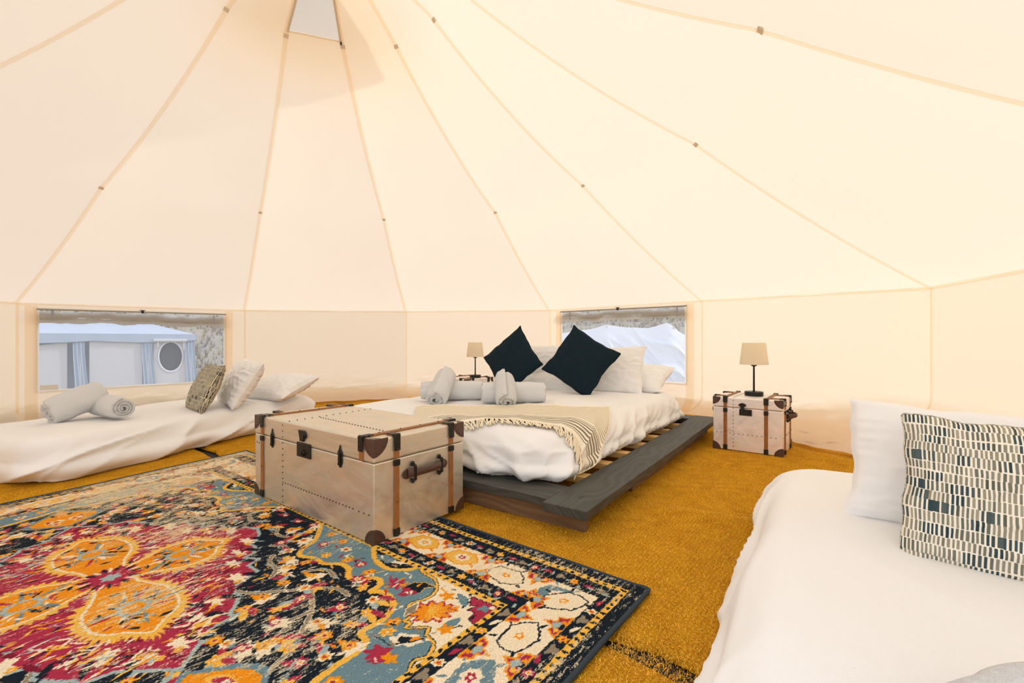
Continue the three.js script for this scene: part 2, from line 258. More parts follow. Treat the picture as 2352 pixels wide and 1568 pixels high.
  // four lobes
  const lobe = (cx, cy, rot, len, hw) => {
    g.save(); g.translate(CX, CY); g.scale(S, S); g.rotate(rot);
    const half = [[0.03, 0.04], [0.11, 0.052], [0.16, 0.066], [0.25, 0.098], [0.35, 0.1], [0.41, 0.082], [0.46, 0.035], [0.5, 0]].map(([a, b]) => [a * (cx + len) / 0.5, b * hw / 0.1]);
    const out = round([...half, ...half.slice(0, -1).reverse().map(([a, b]) => [a * 0.985, -b * 1.06])], 6, false);
    const teeth = out.map(([x, y], i) => { const s = i % 2 ? 1.14 : 1.34; return [cx + (x - cx) * (x < cx * 0.6 ? 1 : s), cy + (y - cy) * s]; });
    poly(teeth, C.yel); poly(out, C.org, C.cream, 0.008);
    for (let i = 0; i < 15; i++) { const a = i / 15 * 6.283 + R() * 0.6; leaf(cx + 0.045 * Math.cos(a), cy + 0.04 * Math.sin(a), 0.03 + 0.07 * R(), 0.007 + 0.006 * R(), a + R() - 0.5, [C.blue, C.red, C.cream, C.blue, C.navy][i % 5]); }
    for (let i = 0; i < 26; i++) leaf(cx + len * (R() - 0.5) * 1.3, cy + hw * (R() - 0.5) * 1.3, 0.03, 0.006, R() * 6.28, [C.navy, C.red, C.cream, C.blue, C.yel][i % 5]);
    for (let i = 0; i < 5; i++) { const a = i * 1.31 + 0.5; leaf(cx + len * 0.72 * Math.cos(a), cy + hw * 0.72 * Math.sin(a), 0.036, 0.01, a + 1.3, C.navy); }
    blob(cx, cy, 0.048, 0.042, 0, C.pale, 8, 0.12); blob(cx, cy, 0.032, 0.029, 0, C.org);
    g.restore();
  };
  lobe(0.295, 0, 0, 0.185, 0.1); lobe(0.295, 0, Math.PI, 0.185, 0.1); lobe(0.2, 0, Math.PI / 2, 0.14, 0.115); lobe(0.2, 0, -Math.PI / 2, 0.14, 0.115);
  g.save(); g.translate(CX, CY); g.scale(S, S); blob(0, 0, 0.085, 0.07, 0, C.red, 10, 0.2); for (let i = 0; i < 22; i++) { const a = i * 0.29; leaf(0.05 * Math.cos(a), 0.045 * Math.sin(a), 0.05, 0.008, a, [C.navy, C.cream, C.navy, C.red][i % 4]); } blob(0, 0, 0.028, 0.025, 0, C.pale, 6, 0.2); g.restore();
  g.restore();
  // wear: ragged pile along the weft, threadbare streaks, stair-stepped edges
  const src = g.getImageData(0, 0, W, H), s = src.data, out = g.createImageData(W, H), o = out.data, pale = [224, 203, 165];
  for (let y = 0; y < H; y++) {
    for (let x = 0; x < W; x++) {
      const ax = x / S, ay = y / S, wobble = 1.4 * n2(ax * 60, ay * 40);
      const yw = 2.2 * n2(ax * 90, ay * 16 + 5) + 2.0 * n2(ax * 220 + 9, ay * 50);
      const sx = clamp(Math.round(x + wobble), 0, W - 1), sy = clamp(Math.round(y + yw), 0, H - 1), i = (sy * W + sx) * 4, k = (y * W + x) * 4;
      let r = s[i], gg = s[i + 1], b = s[i + 2];
      const dark = 1 - (r + gg + b) / 765, edge = Math.min(ax, ay, 2.976 - ax, 2.07 - ay);
      // worn most towards the far left and along the middle of the dark field
      const zone = 0.07 + 0.42 * fbm(ax * 1.5 + 3, ay * 1.8) + 0.24 * smooth(1.0, 2.6, ax) * smooth(1.5, 0.4, ay) + 0.1 * smooth(0.1, 0.03, edge) + 0.14 * smooth(0.25, 0.0, Math.abs(ay - 0.78) - 0.05) * smooth(0.3, 0.8, ax) + 0.2 * smooth(1.35, 1.7, ay) + 0.22 * smooth(2.25, 2.6, ax) + 0.13 * smooth(0.12, 0.16, edge) * smooth(0.27, 0.24, edge) + 0.17 * Math.exp(-(((ax - 1.5) / 0.5) ** 2) - (((ay - 1.05) / 0.35) ** 2));
      const streak = 0.5 * n2(ax * 48, ay * 10) + 0.42 * n2(ax * 150 + 4, ay * 34) + 0.42 * n2(ax * 210 + 9, ay * 110);
      const worn = smooth(0.43, 0.6, zone + streak * 0.62 + 0.08 * dark);
      const t = worn * 0.86;
      r = lerp(r, pale[0], t); gg = lerp(gg, pale[1], t); b = lerp(b, pale[2], t);
      const scuff = smooth(0.5, 0.8, 0.5 * n2(ax * 48 + 40, ay * 9) + 0.5 * n2(ax * 130, ay * 44 + 14) + zone * 0.3) * 0.5 * (1 - dark); // dark threads showing through on pale areas inside the field
      if (edge > 0.36) { r = lerp(r, 52, scuff); gg = lerp(gg, 52, scuff); b = lerp(b, 54, scuff); }
      const f = 1 + 0.08 * n2(ax * 150, ay * 150) + 0.06 * n2(ax * 330, ay * 330);
      o[k] = r * f; o[k + 1] = gg * f; o[k + 2] = b * f; o[k + 3] = 255;
    }
  }
  g.putImageData(out, 0, 0);
  return canvasTex(c);
})();
const rugBump = field(512, (x, y) => grey(128 + 70 * pn(x, y, 120) + 50 * pn(x, y, 220, 1)), false);

// ---------------------------------------------------------------- materials
const phys = (o) => new THREE.MeshPhysicalMaterial({ roughness: 0.9, side: THREE.DoubleSide, ...o });
const rep = (t, x, y = x) => { const c = t.clone(); c.repeat.set(x, y); c.needsUpdate = true; return c; };
const lin = (r, g, b) => new THREE.Color().setRGB(r, g, b);
const M = {
  canvas: phys({ color: lin(0.95, 0.825, 0.66), roughness: 1, transmission: 0.46, thickness: 0, specularIntensity: 0 }),
  band: phys({ color: lin(0.98, 0.9, 0.78), roughness: 1, transmission: 0.91, thickness: 0, specularIntensity: 0 }),
  flap: phys({ color: lin(0.86, 0.78, 0.66), roughness: 1, transmission: 0.4, thickness: 0, specularIntensity: 0.1 }),
  mesh: phys({ color: lin(0.66, 0.67, 0.70), roughness: 0.42, transmission: 1, thickness: 0, specularIntensity: 0.2 }),
  rod: phys({ color: lin(0.42, 0.4, 0.34), metalness: 0.7, roughness: 0.45 }),
  coir: phys({ map: coirColor, bumpMap: coirBump, bumpScale: 0.007, roughness: 1, specularIntensity: 0.1 }),
  coirFibre: phys({ color: lin(1, 0.55, 0.07), roughness: 1, specularIntensity: 0.15 }),
  sheetDark: phys({ color: lin(0.03, 0.028, 0.025), roughness: 0.9 }),
  linen: phys({ color: lin(0.9, 0.885, 0.865), roughness: 1, bumpMap: rep(weave, 14), bumpScale: 0.0004, sheen: 0.15, specularIntensity: 0.2 }),
  pillow: phys({ color: lin(0.9, 0.89, 0.88), roughness: 1, bumpMap: rep(weave, 5), bumpScale: 0.0004, specularIntensity: 0.2 }),
  towel: phys({ color: lin(0.9, 0.9, 0.9), roughness: 1, bumpMap: rep(terry, 6, 6), bumpScale: 0.003, sheen: 0.3, specularIntensity: 0.1 }),
  velvet: phys({ color: lin(0.006, 0.017, 0.026), roughness: 0.75, sheen: 0.35, sheenRoughness: 0.35, sheenColor: new THREE.Color('#4a6670'), specularIntensity: 0.25 }),
  printA: phys({ map: dashTexA, roughness: 1, specularIntensity: 0.2 }),
  printB: phys({ map: dashTexB, roughness: 1, specularIntensity: 0.2 }),
  throw: phys({ map: throwTex, roughness: 1, bumpMap: rep(weave, 8, 8), bumpScale: 0.0008, specularIntensity: 0.1 }),
  fringe: phys({ color: lin(0.93, 0.82, 0.62), roughness: 1, specularIntensity: 0.1 }),
  alu: phys({ map: metalTint, metalness: 0.8, roughness: 0.9, roughnessMap: blotch }),
  aluReflectLit: phys({ map: reflectLitTint, metalness: 0.72, roughness: 0.95, roughnessMap: blotch }),  // lit copy of alu for small trunks: stronger reflection painted into its tint
  iron: phys({ color: lin(0.035, 0.032, 0.026), metalness: 0.75, roughness: 0.42 }),
  nail: phys({ color: lin(0.10, 0.075, 0.05), metalness: 0.8, roughness: 0.4 }),
  leather: phys({ color: lin(0.075, 0.032, 0.018), roughness: 0.5, bumpMap: rep(blotch, 3), bumpScale: 0.001, clearcoat: 0.15, clearcoatRoughness: 0.4 }),
  strap: phys({ map: strapGrain, roughness: 0.5 }),
  char: phys({ map: charGrain, roughness: 0.6, bumpMap: charGrain, bumpScale: 0.0012 }),
  pine: phys({ map: pineGrain, roughness: 0.6 }),
  oldwood: phys({ map: oldGrain, roughness: 0.75 }),
  blackMetal: phys({ color: lin(0.012, 0.013, 0.013), metalness: 0.4, roughness: 0.38 }),
  shade: phys({ color: lin(0.99, 0.92, 0.78), roughness: 1, transmission: 0.5, thickness: 0, specularIntensity: 0 }),
  rug: phys({ map: rugTex, bumpMap: rep(rugBump, 6, 4), bumpScale: 0.003, roughness: 1, sheen: 0.2, specularIntensity: 0.1 }),
  binding: phys({ color: lin(0.025, 0.04, 0.055), roughness: 0.9 }),
  hill: phys({ color: lin(0.5, 0.44, 0.34), roughness: 1, specularIntensity: 0 }),
  grass: phys({ color: lin(0.12, 0.12, 0.06), roughness: 1, specularIntensity: 0 }),
  scrub: phys({ color: lin(0.36, 0.32, 0.25), roughness: 1, specularIntensity: 0 }),
  tarp: phys({ color: lin(0.88, 0.88, 0.9), roughness: 0.8 }),
  pavilionRoof: phys({ color: lin(0.62, 0.66, 0.74), roughness: 0.8 }),
  gazebo: phys({ color: lin(0.5, 0.57, 0.67), roughness: 0.8 }),
  gazeboPanel: phys({ color: lin(0.72, 0.7, 0.70), roughness: 0.8 }),
  darkPane: phys({ color: lin(0.1, 0.1, 0.11), roughness: 0.5 }),
  white: phys({ color: lin(0.8, 0.78, 0.75), roughness: 0.7 }),
};

// ---------------------------------------------------------------- outdoors: ground and hill
const TC = [-1.22, -2.82]; // middle of the tent
function terrain(x, z) {
  const r = Math.hypot(x - TC[0], z - TC[1]);
  return -0.06 - 1.25 * smooth(5.2, 10, r) + 9 * Math.pow(smooth(15, 60, r), 1.15) + (r > 14 ? 0.5 * fbm(x * 0.12, z * 0.12) * smooth(14, 25, r) : 0);
}
{
  const g = sheet(120, 60, (u, v) => { const a = u * Math.PI * 2, r = 0.5 + 75 * v * v + 4 * v; const x = TC[0] + r * Math.sin(a), z = TC[1] - r * Math.cos(a); return [x, terrain(x, z), z]; });
  tag(obj('ground', g, M.hill), null, null, null, 'structure');
  // dry scrub on the hillside
  const R = rng(5), blade = new THREE.BufferGeometry();
  const P = []; for (let i = 0; i < 7; i++) { const a = i / 7 * 6.28, c = Math.cos(a), s = Math.sin(a), w = 0.05; P.push(-w * s, 0, w * c, w * s, 0, -w * c, 0.45 * c, 0.75 + 0.2 * (i % 3), 0.45 * s); }
  blade.setAttribute('position', new THREE.Float32BufferAttribute(P, 3)); blade.computeVertexNormals();
  const N = 14000, im = new THREE.InstancedMesh(blade, M.scrub, N), m = new THREE.Matrix4(), q = new THREE.Quaternion();
  for (let i = 0; i < N; i++) {
    const a = -1.5 + R() * 2.6, r = 17 + 30 * R(), x = TC[0] + r * Math.sin(a), z = TC[1] - r * Math.cos(a), s = 0.16 + R() * 0.4;
    q.setFromAxisAngle(V3(0, 1, 0), R() * 6.28); m.compose(V3(x, terrain(x, z) - 0.05, z), q, V3(s, s * (0.6 + R() * 0.8), s)); im.setMatrixAt(i, m);
    const t = R(); im.setColorAt(i, new THREE.Color().setRGB(0.6 + 0.6 * t, 0.6 + 0.5 * t, 0.6 + 0.4 * R()));
  }
  im.name = 'scrub'; im.castShadow = im.receiveShadow = true; tag(im, 'dry brown scrub covering the hillside seen through the tent windows', 'scrub', null, 'stuff'); scene.add(im);
}

// ---------------------------------------------------------------- the tent
const EAVE = [[-4.856, 1.179, -4.447], [-3.507, 1.210, -5.950], [-1.545, 1.237, -6.615], [0.516, 1.232, -6.264], [2.082, 1.249, -4.991], [2.888, 1.172, -3.137], [2.475, 1.2, -1.199], [1.107, 1.2, 0.304], [-0.885, 1.2, 0.969], [-2.967, 1.2, 0.618], [-4.581, 1.2, -0.655], [-5.296, 1.2, -2.509]];
const MID = [[-3.427, 2.085, -3.793], [-2.595, 2.133, -4.691], [-1.432, 2.168, -5.088], [-0.177, 2.187, -4.879], [0.646, 2.215, -4.118], [1.222, 2.108, -3.011], [1.018, 2.075, -1.853], [0.169, 2.111, -0.955], [-1.021, 2.111, -0.558], [-2.264, 2.111, -0.767], [-3.229, 2.111, -1.528], [-3.656, 2.111, -2.635]];
const UP = [[-1.953, 3.122, -3.135], [-1.697, 3.140, -3.424], [-1.329, 3.142, -3.552], [-0.904, 3.098, -3.485], [-0.576, 3.125, -3.240], [-0.439, 3.125, -2.883], [-0.511, 3.125, -2.511], [-0.774, 3.125, -2.222], [-1.157, 3.125, -2.094], [-1.557, 3.125, -2.161], [-1.868, 3.125, -2.406], [-2.005, 3.125, -2.763]];
const APEX = [-1.2, 3.5, -2.84];
const mix3 = (a, b, t) => [lerp(a[0], b[0], t), lerp(a[1], b[1], t), lerp(a[2], b[2], t)];
// seam k at height parameter t: 0 eave, 1 clip ring, 2 vent ring, 3 top; the cloth hangs a little between the rings
function seamPoint(k, t) {
  k = (k + 12) % 12; const s = Math.min(2, Math.floor(t)), f = t - s, [a, b] = [[EAVE[k], MID[k]], [MID[k], UP[k]], [UP[k], APEX]][s];
  const p = mix3(a, b, f), sag = [0.035, 0.06, 0.0][s] * 4 * f * (1 - f);
  const dx = p[0] - TC[0], dz = p[2] - TC[1], r = Math.hypot(dx, dz) || 1;
  return [p[0] - dx / r * sag * 0.6, p[1] - sag * 0.8, p[2] - dz / r * sag * 0.6];
}
function roofPoint(k, t, u) {
  const p = mix3(seamPoint(k, t), seamPoint(k + 1, t), u), dx = p[0] - TC[0], dz = p[2] - TC[1], r = Math.hypot(dx, dz) || 1, w = 4 * u * (1 - u);
  const sag = w * 0.05 * Math.sin(Math.min(t, 2) / 2 * Math.PI) + 0.012 * w * n3(p[0] * 1.6, p[1] * 1.6, p[2] * 1.6) + 0.02 * Math.exp(-(((t - 1) * 8) ** 2)) * (1 - Math.abs(2 * u - 1)) * -1;
  return [p[0] - dx / r * sag * 0.6, p[1] - sag * 0.8, p[2] - dz / r * sag * 0.6];
}
const ceiling = struct('ceiling');
for (let k = 0; k < 12; k++) {
  const top = k === 1 ? 2 : 3, low = k === 8 ? 1.2 : k === 7 ? 0.7 : 0; // the tied-back doorway, behind the camera
  obj('roof_panel', sheet(14, top * 12, (u, v) => roofPoint(k, lerp(low, top, v), u)), M.canvas, ceiling);
  // doubled cloth along each seam
  const inward = (p, d) => { const dx = p[0] - TC[0], dz = p[2] - TC[1], r = Math.hypot(dx, dz) || 1; return [p[0] - dx / r * d * 0.7, p[1] - d * 0.7, p[2] - dz / r * d * 0.7]; };
  obj('seam_strip', sheet(4, 60, (u, v) => { const t = v * 2.9, w = 0.017; const f = (u - 0.5) * 2; const q = mix3(seamPoint(k, t), roofPoint(f > 0 ? k : k - 1, t, f > 0 ? 0.2 : 0.8), 0); const n = roofPoint(f > 0 ? k : k - 1, t, f > 0 ? 0.1 : 0.9), L = Math.hypot(n[0] - q[0], n[1] - q[1], n[2] - q[2]) || 1, a = Math.abs(f) * w / L; return inward([q[0] + (n[0] - q[0]) * a, q[1] + (n[1] - q[1]) * a, q[2] + (n[2] - q[2]) * a], 0.006); }), M.band, ceiling);
  for (const t of [1, 1.98]) { if (k > 6 && k < 11) continue; const p = inward(seamPoint(k, t), 0.008); obj('seam_tab', rbox(0.035, 0.028, 0.008, 0.002).rotateX(-0.7).rotateY(Math.atan2(p[0] - TC[0], p[2] - TC[1])).translate(...p), M.flap, ceiling); }
}
{ // vent: open mesh above the ring in one panel, with a rain hood outside it
  const w = struct('window_3');
  obj('mesh_pane', sheet(8, 10, (u, v) => { const p = roofPoint(1, 2 + v * 0.97, u); return [p[0], p[1] + 0.004, p[2]]; }), M.mesh, w);
  obj('rain_hood', sheet(16, 12, (u, v) => { const a = -0.9 + 1.8 * u - 0.35, r = 0.05 + 1.15 * (1 - v); return [TC[0] + Math.sin(a) * r + 0.0, 3.72 - 0.5 * (1 - v) ** 1.4, TC[1] - Math.cos(a) * r]; }), M.canvas, w);
  const e = (u) => { const p = roofPoint(1, 2, u); return [p[0], p[1] - 0.004, p[2]]; };
  obj('hem', tube([e(0), e(0.33), e(0.66), e(1)], 0.006, 16, 6), M.band, w);
  for (const u of [0.02, 0.98]) obj('frame', tube([0, 0.3, 0.6, 0.9].map((t) => { const p = roofPoint(1, 2 + t, u); return [p[0], p[1] - 0.004, p[2]]; }), 0.008, 10, 6), M.flap, w);
  obj('tie', rbox(0.012, 0.05, 0.012, 0.003, ...e(0.985)), M.iron, w);
}
const ridge = (x, y) => { const v = 1 - Math.abs(n2(x, y)); return v * v * v; };
function wallPoint(k, s, y) { // s metres along from corner k
  const a = EAVE[k], b = EAVE[(k + 1) % 12], L = Math.hypot(b[0] - a[0], b[2] - a[2]), f = s / L, H = lerp(a[1], b[1], f);
  const nx = (b[2] - a[2]) / L, nz = -(b[0] - a[0]) / L, ox = ((a[0] + b[0]) / 2 - TC[0]) * nx + ((a[2] + b[2]) / 2 - TC[1]) * nz > 0 ? 1 : -1; // outward
  const w = 4 * f * (1 - f), low = smooth(0.45, 0.0, y);
  const billow = 0.02 * w * Math.sin(clamp(y / H, 0, 1) * Math.PI) + low * (0.028 * n2(s * 2.2 + k * 5, y * 9) + 0.02 * n2(s * 5 + k, y * 26)) * Math.min(1, w * 2) - 0.04 * low * low * w;
  // the loose skirt runs in over the floor, most of all on the right
  const big = k === 4 ? smooth(0.75, 1.75, s) : k === 5 ? 1 - 0.6 * smooth(0.8, 2, s) : 0, reach = (k === 1 ? 0.42 : 0.24) + 0.3 * big, hgt = 0.2 + 0.22 * big, drop = clamp(1 - y / hgt, 0, 1);
  const flare = reach * Math.pow(drop, 2.2) * (1 + 0.12 * n2(s * 2 + k * 7, y * 3)) + (0.02 + 0.015 * big) * drop * (ridge(s * 1.5 - y * 5 + k * 3, y * 6 + s * 1.4) - 0.4);
  return [lerp(a[0], b[0], f) + nx * ox * (billow - flare), y + 0.024 * drop, lerp(a[2], b[2], f) + nz * ox * (billow - flare)];
}
const wallInfo = (k) => { const a = EAVE[k], b = EAVE[(k + 1) % 12]; return { L: Math.hypot(b[0] - a[0], b[2] - a[2]), H: (f) => lerp(a[1], b[1], f) }; };
const WALLS = ['wall_left_of_window', 'wall_back_left', 'wall_back', 'wall_back_right', 'wall_right', 'wall_right_front', 'wall_front_right', 'wall_front', 'wall_front_left', 'wall_left_front', 'wall_left', 'wall_far_left'];
WALLS[0] = 'wall_left'; WALLS[10] = 'wall_left_rear'; 
const HOLES = { 0: [0.15, 1.80, 0.30, 1.13], 3: [0.2, 1.85, 0.33, 1.205] };
for (let k = 0; k < 12; k++) {
  const g = struct(WALLS[k]), { L, H } = wallInfo(k), hole = HOLES[k];
  const part = (s0, s1, y0, y1) => sheet(Math.max(2, Math.round((s1 - s0) * 26)), Math.max(2, Math.round(44 * (typeof y1 === 'number' ? y1 - y0 : 1.2 - y0))), (u, v) => { const s = lerp(s0, s1, u), top = y1 ?? H(s / L); return wallPoint(k, s, lerp(y0, top, v * v * 0.5 + v * 0.5)); });
  if (hole) { const [a, b, c, d] = hole; obj('wall_cloth', [part(0, a, 0.004), part(b, L, 0.004), part(a, b, 0.004, c), part(a, b, d)], M.canvas, g); }
  else if (k === 7 || k === 8) obj('wall_cloth', k === 8 ? part(L - 0.25, L, 0.004) : part(0, 0.3, 0.004), M.canvas, g);
  else obj('wall_cloth', part(0, L, 0.004), M.canvas, g);
  const off = (p, d) => { const dx = p[0] - TC[0], dz = p[2] - TC[1], r = Math.hypot(dx, dz); return [p[0] - dx / r * d, p[1], p[2] - dz / r * d]; };
  if (k !== 8 && k !== 7) obj('eave_hem', sheet(40, 2, (u, v) => { const s = u * L; return off(wallPoint(k, s, H(u) + 0.006 - v * 0.022), 0.007); }), M.band, g);
  obj('corner_strip', sheet(2, 30, (u, v) => off(wallPoint(k, u * 0.022, lerp(0, H(0), v)), 0.007)), M.band, g);
  if (hole) for (const [s0, s1] of [[hole[1], hole[1] + 0.09], [hole[0] - 0.09, hole[0]]]) obj('reinforcement_strip', sheet(4, 40, (u, v) => off(wallPoint(k, lerp(s0, s1, u), lerp(0.02, H(s0 / L) - 0.02, v)), 0.008)), M.band, g);
}
function tentWindow(name, k, rodDrop) {
  const w = struct(name), [a, b, c, d] = HOLES[k];
  const off = (p, q) => { const dx = p[0] - TC[0], dz = p[2] - TC[1], r = Math.hypot(dx, dz); return [p[0] - dx / r * q, p[1], p[2] - dz / r * q]; };
  obj('mesh_pane', sheet(30, 14, (u, v) => off(wallPoint(k, lerp(a - 0.02, b + 0.02, u), lerp(c - 0.015, d + 0.01, v)), -0.012)), M.mesh, w);
  const rod = (y0, y1, o, r) => tube([0, 0.25, 0.5, 0.75, 1].map((t) => off(wallPoint(k, lerp(a - 0.01, b + 0.01, t), lerp(y0, y1, t)), o)), r, 24, 10);
  obj('curtain_rod', rod(d - 0.006, d - 0.006 + rodDrop, 0.016, 0.0085), M.rod, w);
  const mid = off(wallPoint(k, (a + b) / 2, d - 0.006 + rodDrop / 2), 0.016);
  const ang = Math.atan2(mid[0] - TC[0], mid[2] - TC[1]);
  obj('rod_bracket', [rbox(0.022, 0.03, 0.03, 0.004), rbox(0.05, 0.006, 0.018, 0.002, 0, 0.018, 0)].map((x) => x.rotateY(ang).translate(...mid)), M.iron, w);
  // blind rolled up outside the mesh, hanging slightly uneven
  obj('rolled_blind', sheet(60, 14, (u, v) => { const t = v * Math.PI * 2, s = lerp(a - 0.03, b + 0.03, u), r = 0.042 + 0.008 * n2(u * 6, k), droop = 0.02 * n2(u * 3 + k, 2) + 0.012 * n2(u * 11, k + 5); const p = off(wallPoint(k, s, d - 0.055 + droop + r * 0.9 * Math.sin(t)), -0.075 + r * Math.cos(t)); return p; }), M.flap, w);
  obj('blind_skirt', sheet(60, 6, (u, v) => { const s = lerp(a - 0.03, b + 0.03, u); return off(wallPoint(k, s, d - 0.09 - v * (0.05 + 0.018 * n2(u * 4, k + 1) + 0.008 * n2(u * 16, k))), -0.05 - 0.01 * Math.sin(v * 3)); }), M.flap, w);
  for (const t of [0.07, 0.93]) { const p = off(wallPoint(k, lerp(a, b, t), d - 0.06), -0.028); obj('blind_tie', rbox(0.022, 0.11, 0.006, 0.002).rotateY(ang).translate(...p), M.white, w); }
  const hem = (q0, q1) => sheet(3, 24, (u, v) => off(wallPoint(k, lerp(q0[0], q1[0], v) + (q0[0] === q1[0] ? (u - 0.5) * 0.024 : 0), lerp(q0[1], q1[1], v) + (q0[0] === q1[0] ? 0 : (u - 0.5) * 0.024)), 0.006));
  for (const [p, q] of [[[a, c], [b, c]], [[a, c], [a, d]], [[b, c], [b, d]]]) obj('hem', hem(p, q), M.band, w);
  return w;
}
tentWindow('window_1', 0, 0.02);
{ // clear plastic label sewn into the lower corner of the left window
  const p = wallPoint(0, 0.235, 0.335), a = EAVE[0], b = EAVE[1];
  obj('care_label', rbox(0.13, 0.05, 0.003, 0.001).rotateY(-Math.atan2(b[2] - a[2], b[0] - a[0])).translate(p[0] + 0.01, p[1], p[2] + 0.012), M.white, scene.getObjectByName('window_1'));
}
tentWindow('window_2', 3, 0.0);
// ---------------------------------------------------------------- floor: groundsheet and coir strips
const floor = struct('floor');
{
  const s = new THREE.Shape(); EAVE.forEach(([x, , z], i) => (i ? s.lineTo(x, -z) : s.moveTo(x, -z)));
  obj('groundsheet', new THREE.ExtrudeGeometry(s, { depth: 0.02, bevelEnabled: false }).rotateX(-Math.PI / 2).translate(0, -0.052, 0), M.sheetDark, floor);
  const dir = [0.765, 0.644], per = [0.644, -0.765]; // along the strips (towards the camera's right), and across towards the back (x, z)
  const inside = (x, z) => { for (let k = 0; k < 12; k++) { const a = EAVE[k], b = EAVE[(k + 1) % 12]; if ((b[0] - a[0]) * (z - a[2]) - (b[2] - a[2]) * (x - a[0]) < 0) return false; } return true; };
  const O = [0.29, -1.2];
  const height = (x, z) => { // the mat is not laid flat: two soft ridges across it
    const p = (x - O[0]) * per[0] + (z - O[1]) * per[1], q = (x - O[0]) * dir[0] + (z - O[1]) * dir[1];
    const r1 = 0.03 * Math.exp(-(((q - 0.62 - 0.06 * Math.sin(p * 3)) * 11) ** 2)) * smooth(0.0, 0.4, p) * smooth(1.9, 1.3, p), r2 = 0.022 * Math.exp(-(((p - 1.06 - 0.05 * Math.sin(q * 4)) * 16) ** 2)) * smooth(0.9, 0.4, Math.abs(q - 0.3));
    return r1 + r2 + 0.004 * n2(x * 1.4, z * 1.4) - 0.012 * smooth(0.62, 0.9, q) * smooth(1.9, 1.4, p);
  };
  const cuts = [-6, -4.0, -2.0, 0, 2.0, 4.0, 6.5];
  for (let i = 0; i < cuts.length - 1; i++) {
    const p0 = cuts[i] + (cuts[i] === 0 ? 0.012 : 0.006), p1 = cuts[i + 1] - 0.006, N = 150, Mn = 56, Q = 5.6;
    const P = [], T = [], I = [], ok = [];
    for (let b = 0; b <= Mn; b++) for (let a = 0; a <= N; a++) {
      const q = -Q + 2 * Q * a / N; let p = lerp(p0, p1, b / Mn);
      if (b === 0 || b === Mn) p += 0.012 * n2(q * 2.2, i * 3 + b) + 0.005 * n2(q * 14, i + b);
      const gapOpen = cuts[i] === 0 && b === 0 ? 0.05 * Math.exp(-(((q - 0.07) * 7) ** 2)) + 0.04 * Math.exp(-(((q + 3.3) * 5) ** 2)) : 0; p += gapOpen;
      const x = O[0] + dir[0] * q + per[0] * p, z = O[1] + dir[1] * q + per[1] * p; ok.push(inside(x, z));
      const edge = Math.min(b, Mn - b) === 0 ? -0.022 : Math.min(b, Mn - b) === 1 ? -0.002 : 0;
      P.push(x, height(x, z) + edge, z); T.push(p / 0.62, q / 0.62);
    }
    for (let b = 0; b < Mn; b++) for (let a = 0; a < N; a++) { const k = b * (N + 1) + a, l = k + 1, m = k + N + 1, n = m + 1; if (ok[k] || ok[l] || ok[m] || ok[n]) I.push(k, l, n, k, n, m); }
    if (!I.length) continue;
    const g = new THREE.BufferGeometry(); g.setAttribute('position', new THREE.Float32BufferAttribute(P, 3)); g.setAttribute('uv', new THREE.Float32BufferAttribute(T, 2)); g.setIndex(I);
    // keep used vertices only
    const map = new Map(), P2 = [], T2 = [], I2 = I.map((v) => { if (!map.has(v)) { map.set(v, map.size); P2.push(P[v * 3], P[v * 3 + 1], P[v * 3 + 2]); T2.push(T[v * 2], T[v * 2 + 1]); } return map.get(v); });
    g.setAttribute('position', new THREE.Float32BufferAttribute(P2, 3)); g.setAttribute('uv', new THREE.Float32BufferAttribute(T2, 2)); g.setIndex(I2); g.computeVertexNormals();
    obj('coir_mat', g, M.coir, floor);
  }
  // loose fibres standing up from the weave where the mat shows
  const R = rng(91), fib = new THREE.BufferGeometry();
  fib.setAttribute('position', new THREE.Float32BufferAttribute([-0.0009, 0, 0, 0.0009, 0, 0, -0.0007, 0.006, 0.004, 0.0007, 0.006, 0.004, 0, 0.0085, 0.011], 3)); fib.setIndex([0, 1, 3, 0, 3, 2, 2, 3, 4]); fib.computeVertexNormals();
  const spots = []; const tri = [[0.0, -2.2], [0.62, -0.9], [2.6, -3.4]];
  while (spots.length < 170000) {
    const x = -0.6 + R() * 3.0, z = -0.85 - R() * 3.1, d = -z, px = 1176 + 1045 * x / d, py = 784 + 836 / d;
    if (px > 2000 || py > 1650 || !inside(x, z) || R() > 1.3 / d) continue;
    const u = (x - 0.435) * -0.789 + (-z - 1.446) * 0.614; const v = (x - 0.435) * -0.614 + (-z - 1.446) * -0.789; if (u > -0.01 && v > -0.01) continue;
    spots.push([x, z]);
  }
  const im = new THREE.InstancedMesh(fib, M.coirFibre, spots.length), m = new THREE.Matrix4(), q = new THREE.Quaternion(), e = new THREE.Euler(), col = new THREE.Color();
  spots.forEach(([x, z], i) => { e.set(R() * 0.9 - 0.2, R() * 6.28, R() * 0.5 - 0.25, 'YXZ'); q.setFromEuler(e); const s = 0.4 + R() * 0.5; m.compose(V3(x, height(x, z) - 0.002, z), q, V3(s, s, s)); im.setMatrixAt(i, m); const t = 0.55 + R() * 0.75; im.setColorAt(i, col.setRGB(t, t * (0.9 + 0.15 * R()), t)); });
  im.name = 'coir_fibre'; im.castShadow = im.receiveShadow = true; floor.add(stuff(im));
}

